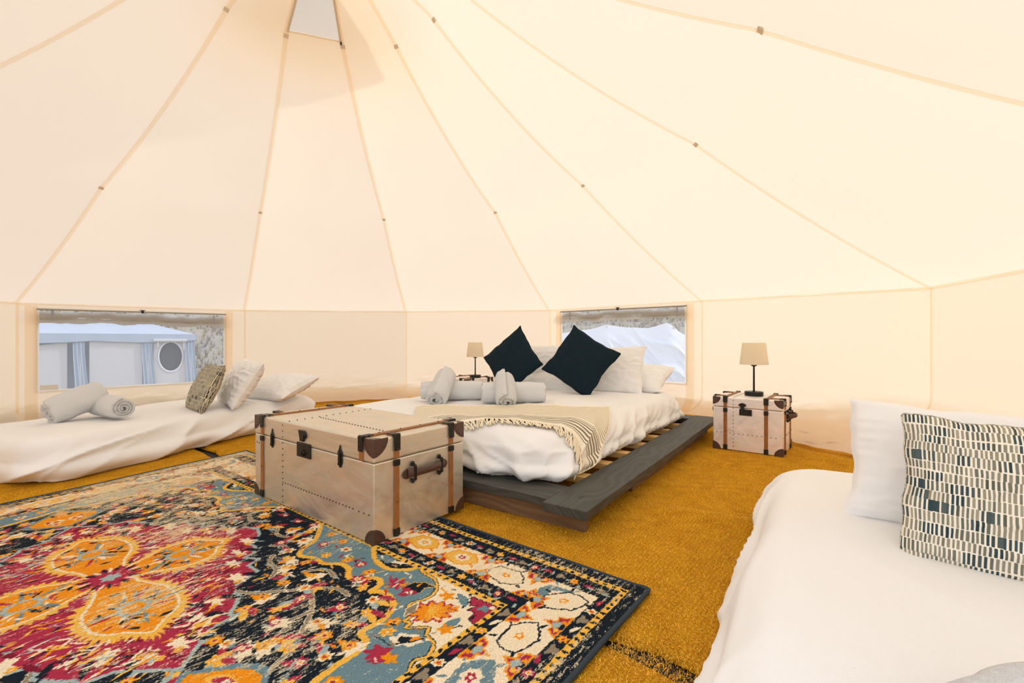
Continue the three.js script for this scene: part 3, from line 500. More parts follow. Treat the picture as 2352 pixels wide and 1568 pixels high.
// ---------------------------------------------------------------- rug
{
  const o = thing('rug', 'worn multicoloured oriental rug with a crimson and orange medallion and cream flowered border', 'rug', [0.435, 0, -1.446]);
  const at = (u, v) => { const us = u + 0.2 * v * (u / 3.05) ** 2 * -1; return [-0.789 * us - 0.614 * v, -(0.614 * us - 0.789 * v)]; };
  const thick = 0.011, y = (x, z) => 0.004 + 0.003 * n2(x * 2, z * 2);
  obj('pile', sheet(90, 60, (u, v) => { const [x, z] = at(u * 2.976, v * 2.07); return [x, thick + y(x, z), z]; }, (u, v) => [u, 1 - v]), M.rug, o);
  const rim = []; const N = 60;
  for (let i = 0; i < N; i++) rim.push(at(2.976 * i / N, 0)); for (let i = 0; i < N; i++) rim.push(at(2.976, 2.07 * i / N)); for (let i = 0; i < N; i++) rim.push(at(2.976 * (1 - i / N), 2.07)); for (let i = 0; i < N; i++) rim.push(at(0, 2.07 * (1 - i / N)));
  obj('binding', tube(rim.map(([x, z]) => [x, 0.0075 + y(x, z), z]), 0.0075, 480, 6, true), M.binding, o);
  obj('backing', sheet(30, 20, (u, v) => { const [x, z] = at(u * 2.976, v * 2.07); return [x, 0.003 + y(x, z), z]; }), M.binding, o);
}

// ---------------------------------------------------------------- soft goods
// a duvet-covered mattress, centred on its base; x along, z across
function duvetSurf({ L, W, top, bot = 0, r, rc, bulge = 0.02, crown = 0.012, under = 0, hold = 0.5, wr }) {
  const hx = L / 2, hz = W / 2, q0 = Math.PI / 2 * r, side = top - r - bot, E = q0 + side + 0.12;
  const f = (a, b, off = 0) => {
    const qx = Math.max(Math.abs(a) - (hx - rc), 0), qz = Math.max(Math.abs(b) - (hz - rc), 0), sx = Math.sign(a), sz = Math.sign(b);
    const h = Math.hypot(qx, qz), dx = h ? sx * qx / h : 0, dz = h ? sz * qz / h : 0;
    let l = Math.max(0, h - (rc - r)), out, y, ny;
    const e = wr ? wr(a, b, l, q0, side) : 0;
    if (l > E) l = E;
    if (l < q0) { out = Math.min(h, rc - r) + r * Math.sin(l / r); y = top - r * (1 - Math.cos(l / r)); ny = Math.cos(l / r); }
    else if (l < q0 + side) { const t = (l - q0) / side; out = rc + bulge * Math.sin(Math.PI * Math.min(1, t * 1.1)) - under * t * t; y = top - r - (l - q0); ny = -0.5 * t; }
    else { out = rc - under - (l - q0 - side); y = bot; ny = -0.5; }
    y += crown * Math.max(0, 1 - (a / hx) ** 2) * Math.max(0, 1 - (b / hz) ** 2);
    const nh = Math.sqrt(Math.max(0, 1 - ny * ny)), d = off + e * (1 - (1 - hold) * smooth(q0 + side * 0.3, q0 + side, l)) * (1 - smooth(q0 + side, q0 + side + 0.1, l));
    out += nh * d; y += ny * d;
    return [clamp(Math.abs(a), 0, hx - rc) * sx + dx * out, Math.max(bot, y), clamp(Math.abs(b), 0, hz - rc) * sz + dz * out];
  };
  f.E = E; f.hx = hx; f.hz = hz; f.rc = rc; f.r = r; f.q0 = q0; f.side = side;
  return f;
}
function duvetGeo(f, nx, nz) {
  const X = f.hx - f.r + f.E, Z = f.hz - f.r + f.E;
  return sheet(nx, nz, (u, v) => f((u * 2 - 1) * X, (v * 2 - 1) * Z), (u, v) => [(u * 2 - 1) * X, (v * 2 - 1) * Z]);
}

// pillow or cushion: front faces +z, centred
function cushionGeo({ w, h, t, pinch = 0.1, seed = 0, wrinkle = 0.006, slump = 0, ears = 0.6, N = 48 }) {
  const face = (sgn) => sheet(N, N, (u, v) => {
    const U = (sgn > 0 ? u : 1 - u) * 2 - 1, V = v * 2 - 1, eu = 1 - U * U, ev = 1 - V * V;
    let x = U * w / 2 * (1 - pinch * ev * Math.abs(U) ** 3), y = V * h / 2 * (1 - pinch * eu * Math.abs(V) ** 3);
    const fat = Math.pow(Math.max(0, eu * ev), 0.42), em = Math.min(1, (1 - Math.max(Math.abs(U), Math.abs(V))) * 6);
    const creases = wrinkle * (ridge(U * 2.2 + seed * 7, V * 2.2 + sgn) - 0.35) * em + wrinkle * 0.9 * Math.sin(V * 21 + 3 * n2(V * 3, seed)) * Math.exp(-((1 - Math.abs(U)) * 7)) * em * 1.6 + wrinkle * 0.7 * Math.sin(U * 19 + 3 * n2(U * 3, seed + 3)) * Math.exp(-((1 - Math.abs(V)) * 7)) * em * 1.6;
    let z = sgn * (t / 2 * fat + creases);
    x += 0.012 * w * n2(V * 1.7 + seed, 3 + seed) * Math.abs(U) ** 4; y += 0.015 * h * n2(U * 1.9 + seed, 8 + seed) * Math.abs(V) ** 4;
    if (slump) { const k = smooth(0.2, -1, V); z += sgn * slump * k * eu; y += slump * 0.6 * smooth(-0.4, -1, V) * ev * 0; }
    return [x, y, z];
  }, (u, v) => [sgn > 0 ? u : 1 - u, v]);
  return merged([face(1), face(-1)]);
}
function edgePiping({ w, h, pinch = 0.1, seed = 0 }, r) {
  const P = [], n = 18; const q = (U, V) => [U * w / 2 * (1 - pinch * (1 - V * V) * Math.abs(U) ** 3) + 0.012 * w * n2(V * 1.7 + seed, 3 + seed) * Math.abs(U) ** 4, V * h / 2 * (1 - pinch * (1 - U * U) * Math.abs(V) ** 3) + 0.015 * h * n2(U * 1.9 + seed, 8 + seed) * Math.abs(V) ** 4, 0];
  for (let i = 0; i < n; i++) P.push(q(-1 + 2 * i / n, -1)); for (let i = 0; i < n; i++) P.push(q(1, -1 + 2 * i / n)); for (let i = 0; i < n; i++) P.push(q(1 - 2 * i / n, 1)); for (let i = 0; i < n; i++) P.push(q(-1, 1 - 2 * i / n));
  return tube(P, r, 260, 6, true);
}
function cushion(name, label, category, spec, m, pos, rot, group, piped = true) { // rot = [tilt, yaw, roll]
  const o = thing(name, label, category, pos, 0, group); o.rotation.set(rot[0], rot[1], rot[2], 'YXZ');
  obj('cover', cushionGeo(spec), m, o); if (piped) obj('seam', edgePiping(spec, spec.piping ?? 0.0022), m, o);
  return o;
}

// ---------------------------------------------------------------- platform bed; local x runs to the head, z towards the camera's right edge
const BED = [0.294, 0, -1.796], BEDTURN = 0.968;
const bedAt = (D, P, y) => [0.294 + 0.567 * D - 0.824 * P, y, -(1.796 + 0.824 * D + 0.567 * P)];
{
  const o = thing('platform_bed', 'low platform bed of charcoal stained planks on brown rails with pale pine slats', 'bed', BED, BEDTURN);
  const wood = (name, m, x0, x1, y0, y1, z0, z1, along, label, r = 0.004) => {
    const g = rbox(x1 - x0, y1 - y0, z1 - z0, r, (x0 + x1) / 2, (y0 + y1) / 2, (z0 + z1) / 2, 2), p = g.attributes.position, uv = [];
    const k = Math.sin(x0 * 12.9 + z0 * 78.2) * 0.5 + 0.5;
    for (let i = 0; i < p.count; i++) { const X = p.getX(i), Y = p.getY(i), Z = p.getZ(i); uv.push((along === 'x' ? X : Z) / 1.6 + k, ((along === 'x' ? Z : X) + Y) / 0.42 + k * 3); }
    g.setAttribute('uv', new THREE.Float32BufferAttribute(uv, 2)); return obj(name, g, m, o, label);
  };
  wood('plank', M.char, 0, 2.72, 0.088, 0.128, -0.203, 0, 'x');
  wood('plank', M.char, 0.05, 0.25, 0.088, 0.126, -2.1, -0.206, 'z');
  wood('plank', M.char, 0.05, 2.72, 0.088, 0.128, -2.306, -2.103, 'x');
  wood('plank', M.char, 2.5, 2.7, 0.088, 0.127, -2.1, -0.206, 'z');
  for (let i = 0; i < 8; i++) { const x = 0.43 + i * 0.29 + 0.012 * Math.sin(i * 3.1); if (x < 2.46) wood('slat', M.pine, x, x + 0.075, 0.088, 0.122, -2.1, -0.207, 'z', null, 0.003); }
  wood('rail', M.oldwood, 0.09, 0.13, 0, 0.0875, -2.26, -0.05, 'z', 'unpainted brown timber rail under the foot');
  wood('rail', M.oldwood, 0.72, 2.55, 0.0, 0.0875, -0.11, -0.07, 'x', 'unpainted brown timber rail under the side');
  wood('rail', M.oldwood, 0.135, 2.55, 0, 0.0875, -2.25, -2.21, 'x', 'unpainted brown timber rail under the side');
  wood('rail', M.oldwood, 0.135, 2.55, 0, 0.0875, -1.18, -1.14, 'x', 'unpainted brown timber rail under the middle');
  wood('rail', M.oldwood, 2.56, 2.6, 0, 0.0875, -2.26, -0.07, 'z', 'unpainted brown timber rail under the head');
}
const bedCentre = [1.36, 1.14]; // D, P
const bedWr = (a, b, l, q0, side) => {
  const t = clamp((l - 0.05) / (q0 + side), 0, 1), foot = a < 0 ? 1 : 0.8;
  const dirn = Math.abs(a) > Math.abs(b) ? b : a;
  let e = 0.010 * n2(a * 1.6 + 2, b * 1.6) + 0.006 * (ridge(a * 1.5 + b * 0.6, b * 2.4 + 5) - 0.4);
  e += t * foot * (0.052 * (ridge(a * 1.9 + l * 2.8, b * 1.9 - l * 2.2 + 3) - 0.4) + 0.03 * (ridge(a * 3 + l * 8, b * 3 - l * 6.5 + 11) - 0.4));
  e += 0.03 * smooth(0.35, 0.8, t) * n2(dirn * 2.3, 4 + Math.sign(b));
  return e;
};
const bedSurf = duvetSurf({ L: 2.40, W: 1.80, top: 0.355, bot: 0.129, r: 0.145, rc: 0.25, bulge: 0.028, crown: 0.02, under: 0.03, hold: 0.6, wr: bedWr });
{
  const [x, , z] = bedAt(bedCentre[0], bedCentre[1], 0);
  const o = thing('double_mattress', 'thick double mattress under a crumpled white duvet on the platform bed', 'mattress', [x, 0, z], BEDTURN);
  obj('duvet', duvetGeo(bedSurf, 260, 220), M.linen, o);
  const tie = []; for (let i = 0; i <= 10; i++) { const t = i / 10; tie.push([-1.17 - 0.03 * Math.sin(t * 3), 0.16 - 0.022 * t + 0.012 * Math.sin(t * 9), 0.42 + 0.05 * Math.sin(t * 2.2)]); }
  obj('duvet_tie', [tube(tie, 0.009, 24, 6), tube(tie.map(([a, b, c]) => [a - 0.005, b + 0.012, c + 0.07 * (0.6 - b * 0.8)]), 0.007, 24, 6)], M.linen, o);
}
{ // throw over the foot of the bed
  const [x, , z] = bedAt(bedCentre[0], bedCentre[1], 0);
  const o = thing('throw_blanket', 'cream throw with grey stripes and a fringe draped over the foot of the bed', 'blanket', [x, 0, z], BEDTURN);
  const quad = (p, u) => { const [a, b, c] = p, k = 1 - u; return [k * k * a[0] + 2 * k * u * b[0] + u * u * c[0], k * k * a[1] + 2 * k * u * b[1] + u * u * c[1]]; };
  const back = [[1.14, 0.38], [0.83, 0.86], [0.44, 1.42]], front = [[0.42, 0.07], [0.52, 0.52], [0.08, 1.05]];
  const side = (u) => 0.0;
  const at = (u, v, off = 0.014) => {
    const p = quad(back, u), q = quad(front, u), k = v; let D = lerp(p[0], q[0], k), P = lerp(p[1], q[1], k);
    D += 0.02 * Math.sin(v * 3.1) * Math.sin(u * 6.2); P += side(u);
    return bedSurf(D - bedCentre[0], -(P - bedCentre[1]), off + 0.004 * (ridge(u * 3, v * 2 + 3)));
  };
  obj('weave', sheet(150, 90, (u, v) => at(u, v), (u, v) => [u * 3, 1 - v]), M.throw, o);
  obj('hem', [tube(Array.from({ length: 24 }, (_, i) => at(i / 23, 0, 0.015)), 0.0035, 80, 6), tube(Array.from({ length: 24 }, (_, i) => at(0, i / 23, 0.015)), 0.0035, 80, 6)], M.fringe, o);
  const R = rng(8), tassels = [];
  for (let i = 0; i < 210; i++) {
    const u = (i + R() * 0.8) / 210, l = 0.10 + R() * 0.07, s = (R() - 0.5) * 0.06, c = R() - 0.5;
    const P = [0, 0.33, 0.66, 1].map((t) => at(clamp(u + s * t + 0.012 * c * Math.sin(t * 5), 0, 1), 1 + l * t, 0.014 - 0.004 * t));
    tassels.push(tube(P, 0.0026 + R() * 0.0014, 7, 4));
  }
  stuff(obj('fringe', tassels, M.fringe, o));
}

// pillows and navy cushions on the double bed
const P1 = { w: 0.72, h: 0.46, t: 0.2, pinch: 0.07, seed: 1, wrinkle: 0.008 };
cushion('pillow', 'white pillow standing behind the navy cushion beside the far lamp', 'pillow', P1, M.pillow, [0.235, 0.555, -4.46], [-0.42, -0.62, 0.02], null, false);
cushion('pillow', 'white pillow leaning upright behind the navy cushion below the window', 'pillow', { ...P1, seed: 2 }, M.pillow, [0.83, 0.54, -4.1], [-0.42, -0.5, 0.03], null, false);
cushion('pillow', 'white pillow lying flat behind the upright pillow, one corner showing below the window', 'pillow', { ...P1, seed: 3, h: 0.5 }, M.pillow, [1.10, 0.46, -4.27], [-1.2, -0.6, 0.0], null, false);
cushion('pillow', 'white pillow lying flat between the two navy cushions, mostly hidden', 'pillow', { ...P1, seed: 4, h: 0.5 }, M.pillow, [0.42, 0.44, -4.3], [-1.25, -0.6, 0], null, false);
const navy = { w: 0.47, h: 0.47, t: 0.17, pinch: 0.07, seed: 6, wrinkle: 0.005, piping: 0.003 };
cushion('velvet_cushion', 'dark navy velvet cushion balanced on a corner below the window', 'cushion', navy, M.velvet, [0.575, 0.63, -3.82], [-0.3, -0.28, 1.0], null);
cushion('velvet_cushion', 'dark navy velvet cushion balanced on a corner beside the far lamp', 'cushion', { ...navy, seed: 8 }, M.velvet, [0.0, 0.625, -4.1], [-0.3, -0.62, 0.72], null);

// rolled towels
function rollGeo({ R, L, turns = 3.2, seed = 0, squash = 0.1 }) {
  const th = R / (turns + 0.6) * 0.82, n = Math.round(turns * 30), mid = [];
  for (let i = 0; i <= n; i++) { const t = i / n, a = -1.0 + t * turns * Math.PI * 2, r = th * 0.55 + (R - th * 1.05) * t; mid.push([r, a]); }
  const ring = []; // closed outline: out along the outer face, back along the inner
  for (let i = 0; i <= n; i++) { const [r, a] = mid[i]; ring.push([(r + th / 2) * Math.cos(a), (r + th / 2) * Math.sin(a)]); }
  const inner = []; for (let i = 0; i <= n; i++) { const [r, a] = mid[i]; const q = Math.max(0.001, r - th / 2); inner.push([q * Math.cos(a), q * Math.sin(a)]); }
  const shapeAt = (p, s, out) => { // s -1..1 along
    const k = 1 - 0.10 * Math.abs(s) ** 6 + 0.035 * n3(p[0] * 9 + seed * 5, p[1] * 9, s * 2.2), j = 1 + 0.03 * n2(Math.atan2(p[1], p[0]) * 1.3, seed + s);
    let y = p[1] * k * j, z = p[0] * k * j; if (y < 0) y *= 1 - squash; 
    return [s * L / 2 + 0.008 * n2(p[0] * 18 + seed, p[1] * 18) * Math.sign(s) * Math.abs(s) ** 8, y, z];
  };
  const NL = 20, outer = sheet(n, NL, (u, v) => shapeAt(ring[Math.round(u * n)], v * 2 - 1), (u, v) => [u * 3, v]), inn = sheet(n, NL, (u, v) => shapeAt(inner[Math.round(u * n)], v * 2 - 1), (u, v) => [u * 3, v]);
  const cap = (s) => sheet(n, 4, (u, v) => { const i = Math.round(u * n), t = v, p = shapeAt([lerp(ring[i][0], inner[i][0], t), lerp(ring[i][1], inner[i][1], t)], s); p[0] += s * 0.006 * Math.sin(Math.PI * t); return p; }, (u, v) => [u * 3, v * 0.1]);
  const lip = sheet(4, NL, (u, v) => shapeAt([lerp(ring[n][0], inner[n][0], u), lerp(ring[n][1], inner[n][1], u)], v * 2 - 1));
  return merged([outer, inn, cap(1), cap(-1), lip]);
}
function towel(label, spec, pos, rot, group) {
  const o = thing('rolled_towel', label, 'towel', pos, 0, group); o.rotation.set(rot[0], rot[1], rot[2], 'YXZ'); obj('roll', rollGeo(spec), M.towel, o); return o;
}
const G = 'rolled white towels';
towel('long rolled white towel on the bed under the navy cushions, nearest the striped throw corner', { R: 0.088, L: 0.43, seed: 1 }, [0.01, 0.445, -3.2], [0, 0.05, 0], G);
towel('short rolled white towel leaning over the towel roll below the left navy cushion', { R: 0.085, L: 0.29, seed: 2, turns: 2.4 }, [-0.04, 0.47, -3.1], [0, -1.5, -0.5], G);
towel('long rolled white towel on the bed in front of the far trunk', { R: 0.085, L: 0.44, seed: 3 }, [-0.44, 0.44, -3.36], [0, 0.02, 0], G);
towel('short rolled white towel leaning over the towel roll in front of the far trunk', { R: 0.09, L: 0.32, seed: 4, turns: 2.4 }, [-0.51, 0.475, -3.24], [0, 1.45, 0.5], G);

// ---------------------------------------------------------------- floor mattress on the left
const sideWr = (amp, seed) => (a, b, l, q0, side) => {
  const t = clamp(l / (q0 + side), 0, 1), m = smooth(0.1, 0.6, t);
  let e = 0.007 * n2(a * 1.5 + seed, b * 1.7) + 0.005 * (ridge(a * 1.1, b * 1.4 + seed) - 0.4) * (1 - m);
  e += amp * m * (ridge(a * 0.9 + l * 2.6 + seed, b * 0.8 + l * 2.2) - 0.42) + amp * 0.3 * m * (ridge(a * 2.0 + l * 4 + seed * 2, b * 1.8) - 0.4);
  e += 0.04 * smooth(0.4, 1, t) * n2(a * 1.1 + seed, 3 + Math.sign(b) + b * 0.9);
  return e;
};
{
  const s = duvetSurf({ L: 2.34, W: 1.06, top: 0.25, bot: 0.004, r: 0.13, rc: 0.2, bulge: 0.03, crown: 0.015, under: 0.03, hold: 0.7, wr: sideWr(0.038, 3) });
  const o = thing('single_mattress', 'low single mattress under a white duvet on the floor below the left window', 'mattress', [-2.78, 0, -3.72], 1.31);
  obj('duvet', duvetGeo(s, 260, 150), M.linen, o);
}
cushion('printed_cushion', 'small dark woven print cushion leaning on white pillows under the left window', 'cushion', { w: 0.4, h: 0.4, t: 0.15, pinch: 0.05, seed: 11, wrinkle: 0.005 }, M.printB, [-2.47, 0.425, -3.66], [-0.42, -0.72, 0.0], null);
cushion('pillow', 'white pillow propped upright behind the small dark print cushion', 'pillow', { w: 0.6, h: 0.44, t: 0.2, pinch: 0.06, seed: 12, wrinkle: 0.012 }, M.pillow, [-2.38, 0.445, -3.98], [-0.55, -0.8, -0.05], null, false);
cushion('pillow', 'white pillow lying at the head of the floor mattress on the left', 'pillow', { w: 0.68, h: 0.46, t: 0.19, pinch: 0.06, seed: 13, wrinkle: 0.01 }, M.pillow, [-2.27, 0.36, -4.42], [-1.2, -0.55, 0.1], null, false);
towel('rolled white towel on the left mattress with its spiral end showing', { R: 0.088, L: 0.34, seed: 5, turns: 3.4 }, [-2.82, 0.34, -3.2], [0, -0.45, 0], G);
towel('rolled white towel on the left mattress leaning over the spiral ended roll', { R: 0.105, L: 0.30, seed: 6, turns: 2.4 }, [-2.99, 0.375, -3.12], [0, 1.15, 0.35], G);

// ---------------------------------------------------------------- mattress in the right foreground
{
  const s = duvetSurf({ L: 2.0, W: 1.0, top: 0.25, bot: 0.004, r: 0.12, rc: 0.22, bulge: 0.035, crown: 0.015, under: 0.03, hold: 0.7, wr: sideWr(0.04, 9) });
  const o = thing('single_mattress', 'low single mattress under a smooth white duvet in front of the right tent wall', 'mattress', [1.091, 0, -1.046], 0.987);
  obj('duvet', duvetGeo(s, 260, 160), M.linen, o);
}
cushion('pillow', 'white pillow standing behind the large dashed print cushion', 'pillow', { w: 0.66, h: 0.37, t: 0.17, pinch: 0.06, seed: 21, wrinkle: 0.005 }, M.pillow, [1.315, 0.425, -1.24], [-0.2, -0.71, -0.03], null, false);
cushion('printed_cushion', 'large cushion printed with green and slate dashes standing before a white pillow', 'cushion', { w: 0.5, h: 0.385, t: 0.16, pinch: 0.05, seed: 22, wrinkle: 0.007 }, M.printA, [1.217, 0.412, -1.045], [-0.14, -0.68, -0.02], null);
towel('white rolled towel on the near mattress at the bottom edge of the view', { R: 0.075, L: 0.3, seed: 7 }, [0.655, 0.325, -0.56], [0, 0.25, 0], G);

// ---------------------------------------------------------------- trunks; local +z is the latch side, +x the handle end
function quarter(r) { const s = new THREE.Shape(); s.moveTo(0, 0); s.lineTo(r, 0); s.bezierCurveTo(r * 1.02, r * 0.5, r * 0.55, r * 1.0, 0, r * 1.05); s.closePath(); return s; }
function cornerPatch(r, X, Y, Z, W, H, D) { // X, Y, Z = -1 or 1
  const g = [], mk = (rx, sy) => { const q = plate(quarter(r), 0.002, 0.0012, 8); return q; };
  const place = (geo, ex, ey, en, at) => { const m = new THREE.Matrix4().makeBasis(V3(...ex), V3(...ey), V3(...en)); m.setPosition(...at); geo.applyMatrix4(m); if (m.determinant() < 0) { const a = geo.attributes.position.array; for (let i = 0; i < a.length; i += 9) for (let c = 0; c < 3; c++) { const t = a[i + 3 + c]; a[i + 3 + c] = a[i + 6 + c]; a[i + 6 + c] = t; } geo.computeVertexNormals(); } g.push(geo); };
  const c = [X * W / 2, Y > 0 ? H : 0, Z * D / 2], e = 0.0015;
  place(mk(), [-X, 0, 0], [0, -Y, 0], [0, 0, Z], [c[0], c[1], c[2] - Z * 0.0005]);
  place(mk(), [0, 0, -Z], [0, -Y, 0], [X, 0, 0], [c[0] - X * 0.0005, c[1], c[2]]);
  const k = plate(quarter(r * 0.45), 0.002, 0.0012, 8); place(k, [-X, 0, 0], [0, 0, -Z], [0, Y, 0], [c[0], c[1] - Y * 0.0005, c[2]]);
  g.push(new THREE.SphereGeometry(0.009, 10, 8).translate(c[0] - X * 0.006, c[1] - Y * 0.006, c[2] - Z * 0.006));
  const nails = []; for (const t of [0.25, 0.6, 0.95, 1.3]) { const a = r * 0.86 * Math.cos(t), b = r * 0.86 * Math.sin(t); nails.push([c[0] - X * a, c[1] - Y * b, c[2] + Z * 0.0035], [c[0] + X * 0.0035, c[1] - Y * b, c[2] - Z * a]); }
  return [g, nails];
}
const nailHead = (x, y, z, r = 0.0032) => new THREE.SphereGeometry(r, 8, 6).translate(x, y, z);
function ironPlate(w, h, d = 0.003) { return rbox(w, h, d, 0.0014); }
function latchShape(w, h) { const s = new THREE.Shape(); s.moveTo(0, h / 2); s.bezierCurveTo(w * 0.2, h * 0.42, w * 0.1, h * 0.33, w * 0.32, h * 0.27); s.bezierCurveTo(w * 0.62, h * 0.2, w * 0.5, 0.05 * h, w * 0.34, 0.02 * h); s.bezierCurveTo(w * 0.6, -0.06 * h, w * 0.42, -0.3 * h, w * 0.24, -0.36 * h); s.bezierCurveTo(w * 0.22, -0.5 * h, -w * 0.22, -0.5 * h, -w * 0.24, -0.36 * h); s.bezierCurveTo(-w * 0.42, -0.3 * h, -w * 0.6, -0.06 * h, -w * 0.34, 0.02 * h); s.bezierCurveTo(-w * 0.5, 0.05 * h, -w * 0.62, 0.2 * h, -w * 0.32, 0.27 * h); s.bezierCurveTo(-w * 0.1, h * 0.33, -w * 0.2, h * 0.42, 0, h / 2); return s; }
function trunk({ label, pos, turn, W, D, H, lid, small, group }) {
  const o = thing('storage_trunk', label, 'trunk', pos, turn, group), tin = small ? M.aluReflectLit : M.alu, seam = H - lid, e = 0.0045;
  obj('body', rbox(W, seam - 0.001, D, 0.006, 0, (seam - 0.001) / 2 + 0.0005, 0, 3), tin, o);
  const lidO = obj('lid', rbox(W + 0.002, lid - 0.0015, D + 0.002, 0.008, 0, seam + 0.0015 + (lid - 0.0015) / 2, 0, 3), tin, o);
  const nails = [];
  // straps
  const sw = small ? 0.024 : 0.024, st = 0.007;
  const strap = (g) => obj('wood_strap', g, M.strap, o), iron = (g) => obj('strap_bracket', g, M.iron, o);
  const front = (x, y0, y1, z = 1) => strap(rbox(sw, y1 - y0, st, 0.002, x, (y0 + y1) / 2, z * (D / 2 + st / 2)));
  const end = (z, y0, y1, x = 1) => strap(rbox(st, y1 - y0, sw, 0.002, x * (W / 2 + st / 2), (y0 + y1) / 2, z));
  const bracket = (x, z, axis, s, drop) => { // wraps the lid edge
    const t = 0.004, wv = sw + 0.006, run = small ? 0.03 : 0.045;
    if (axis === 'z') iron([rbox(wv, drop, t, 0.0015, x, H - drop / 2 + t + 0.004, s * (D / 2 + st + t / 2 - 0.001)), rbox(wv, t, run + st, 0.0015, x, H + st + t / 2 - 0.002, s * (D / 2 - run / 2 + st / 2)), new THREE.CylinderGeometry(0.0095, 0.0095, wv, 12).rotateZ(Math.PI / 2).translate(x, H + st - 0.006, s * (D / 2 + st - 0.006))]);
    else iron([rbox(t, drop, wv, 0.0015, s * (W / 2 + st + t / 2 - 0.001), H - drop / 2 + t + 0.004, z), rbox(run + st, t, wv, 0.0015, s * (W / 2 - run / 2 + st / 2), H + st + t / 2 - 0.002, z), new THREE.CylinderGeometry(0.0095, 0.0095, wv, 12).rotateX(Math.PI / 2).translate(s * (W / 2 + st - 0.006), H + st - 0.006, z)]);
  };
  const xs = small ? [-0.142, 0.125] : [-0.412, 0.425], zs = small ? [0.13, -0.13] : [0.143, -0.165];
  for (const x of xs) {
    strap(rbox(sw, st, D - 0.06, 0.002, x, H + st / 2, 0));
    bracket(x, 0, 'z', 1, lid * (small ? 0.62 : 0.66)); bracket(x, 0, 'z', -1, lid * 0.66);
    front(x, seam + 0.003, H - lid * 0.5, 1); front(x, 0.01, seam - 0.004, -1); front(x, seam + 0.003, H - lid * 0.5, -1);
    if (small || x < 0) { front(x, 0.006, seam - 0.003); iron(rbox(sw + 0.004, small ? 0.03 : 0.024, st + 0.004, 0.002, x, seam - (small ? 0.02 : 0.015), D / 2 + st / 2 + 0.001)); iron(rbox(sw + 0.004, 0.034, st + 0.004, 0.002, x, 0.021, D / 2 + st / 2 + 0.001)); }
    for (let z = -D / 2 + 0.09; z < D / 2 - 0.06; z += 0.11) nails.push([x, H + st + 0.001, z]);
    for (const y of small ? [seam * 0.45, seam * 0.8] : [seam * 0.5]) if (small || x < 0) nails.push([x, y, D / 2 + st + 0.0005]);
    for (const y of [H - lid * 0.25, H - lid * 0.5]) nails.push([x, y, D / 2 + st + 0.004]);
  }
  for (const s of [1, -1]) for (const z of zs) {
    const xin = s > 0 ? xs[1] + sw / 2 : xs[0] - sw / 2;
    strap(rbox(Math.abs(s * W / 2 - xin) - 0.01, st, sw * 0.9, 0.002, (s * W / 2 + xin) / 2 - s * 0.004, H + st / 2, z));
    bracket(0, z, 'x', s, lid * 0.72); end(z, seam + 0.003, H - lid * 0.5, s); end(z, 0.006, seam - 0.003, s);
    iron(rbox(st + 0.004, 0.024, sw + 0.004, 0.002, s * (W / 2 + st / 2 + 0.001), seam - 0.015, z)); iron(rbox(st + 0.004, 0.03, sw + 0.004, 0.002, s * (W / 2 + st / 2 + 0.001), 0.019, z));
    for (const y of [H - lid * 0.25, H - lid * 0.55]) nails.push([s * (W / 2 + st + 0.004), y, z]);
    nails.push([s * (W / 2 + st + 0.0005), seam * 0.45, z]);
  }
  // leather corners
  const rr = small ? 0.052 : 0.066;
  for (const X of [-1, 1]) for (const Y of [-1, 1]) for (const Z of [-1, 1]) { const [g, n] = cornerPatch(Y < 0 && !small ? 0.054 : rr, X, Y, Z, W, H, D); obj('leather_corner', g, M.leather, o); nails.push(...n); }
  // rivet rows
  const rows = (a, b, n) => { for (let i = 0; i < n; i++) { const t = i / (n - 1); nails.push([lerp(a[0], b[0], t), lerp(a[1], b[1], t), lerp(a[2], b[2], t)]); } };
  const F = D / 2 + 0.0008, T = H + 0.0008;
  if (small) { rows([-0.089, H - 0.022, F], [-0.089, 0.03, F], 13); rows([-0.2, 0.124, F], [0.186, 0.124, F], 14); rows([-0.09, T, D / 2 - 0.02], [-0.09, T, -D / 2 + 0.02], 12); rows([W / 2, 0.124, -0.19], [W / 2, 0.124, 0.19], 12); }
  else { rows([-0.21, H - 0.02, F], [-0.21, 0.016, F], 14); rows([-0.205, 0.112, F], [0.364, 0.112, F], 25); rows([0.405, 0.11, F], [0.47, 0.11, F], 3); rows([-0.17, T, D / 2 - 0.012], [-0.2, T, -D / 2 + 0.015], 13); rows([-0.15, T, 0.09], [0.4, T, 0.115], 24); rows([-0.475, 0.27, F], [-0.45, 0.268, F], 2); }
  stuff(obj('rivets', nails.map((p) => nailHead(...p)), M.nail, o));
  // locks
  if (small) {
    const l = obj('lock', [rbox(0.082, 0.046, 0.008, 0.003, -0.006, 0.285, D / 2 + 0.004), cyl(0.011, 0.010, 0.006).rotateX(Math.PI / 2).translate(0.012, 0.284, D / 2 + 0.010)], M.iron, o);
    const s = new THREE.Shape(); s.moveTo(-0.024, 0); s.bezierCurveTo(-0.02, 0.022, 0.02, 0.022, 0.024, 0); s.lineTo(0.01, -0.008); s.lineTo(0.011, -0.03); s.lineTo(-0.011, -0.03); s.lineTo(-0.01, -0.008); s.closePath();
    obj('hasp', [plate(s, 0.006, 0.0015).translate(-0.026, 0.334, D / 2 + 0.006), rbox(0.02, 0.03, 0.008, 0.002, -0.026, 0.3, D / 2 + 0.010)], M.iron, o);
  } else {
    for (const x of [-0.308, 0.278]) obj('latch', [plate(latchShape(0.032, 0.095), 0.003, 0.001).translate(x, seam - 0.004, D / 2 + 0.001), rbox(0.013, 0.05, 0.008, 0.003, x, seam - 0.012, D / 2 + 0.007), cyl(0.007, 0.006, 0.008).rotateX(Math.PI / 2).translate(x, seam - 0.032, D / 2 + 0.008)], M.iron, o);
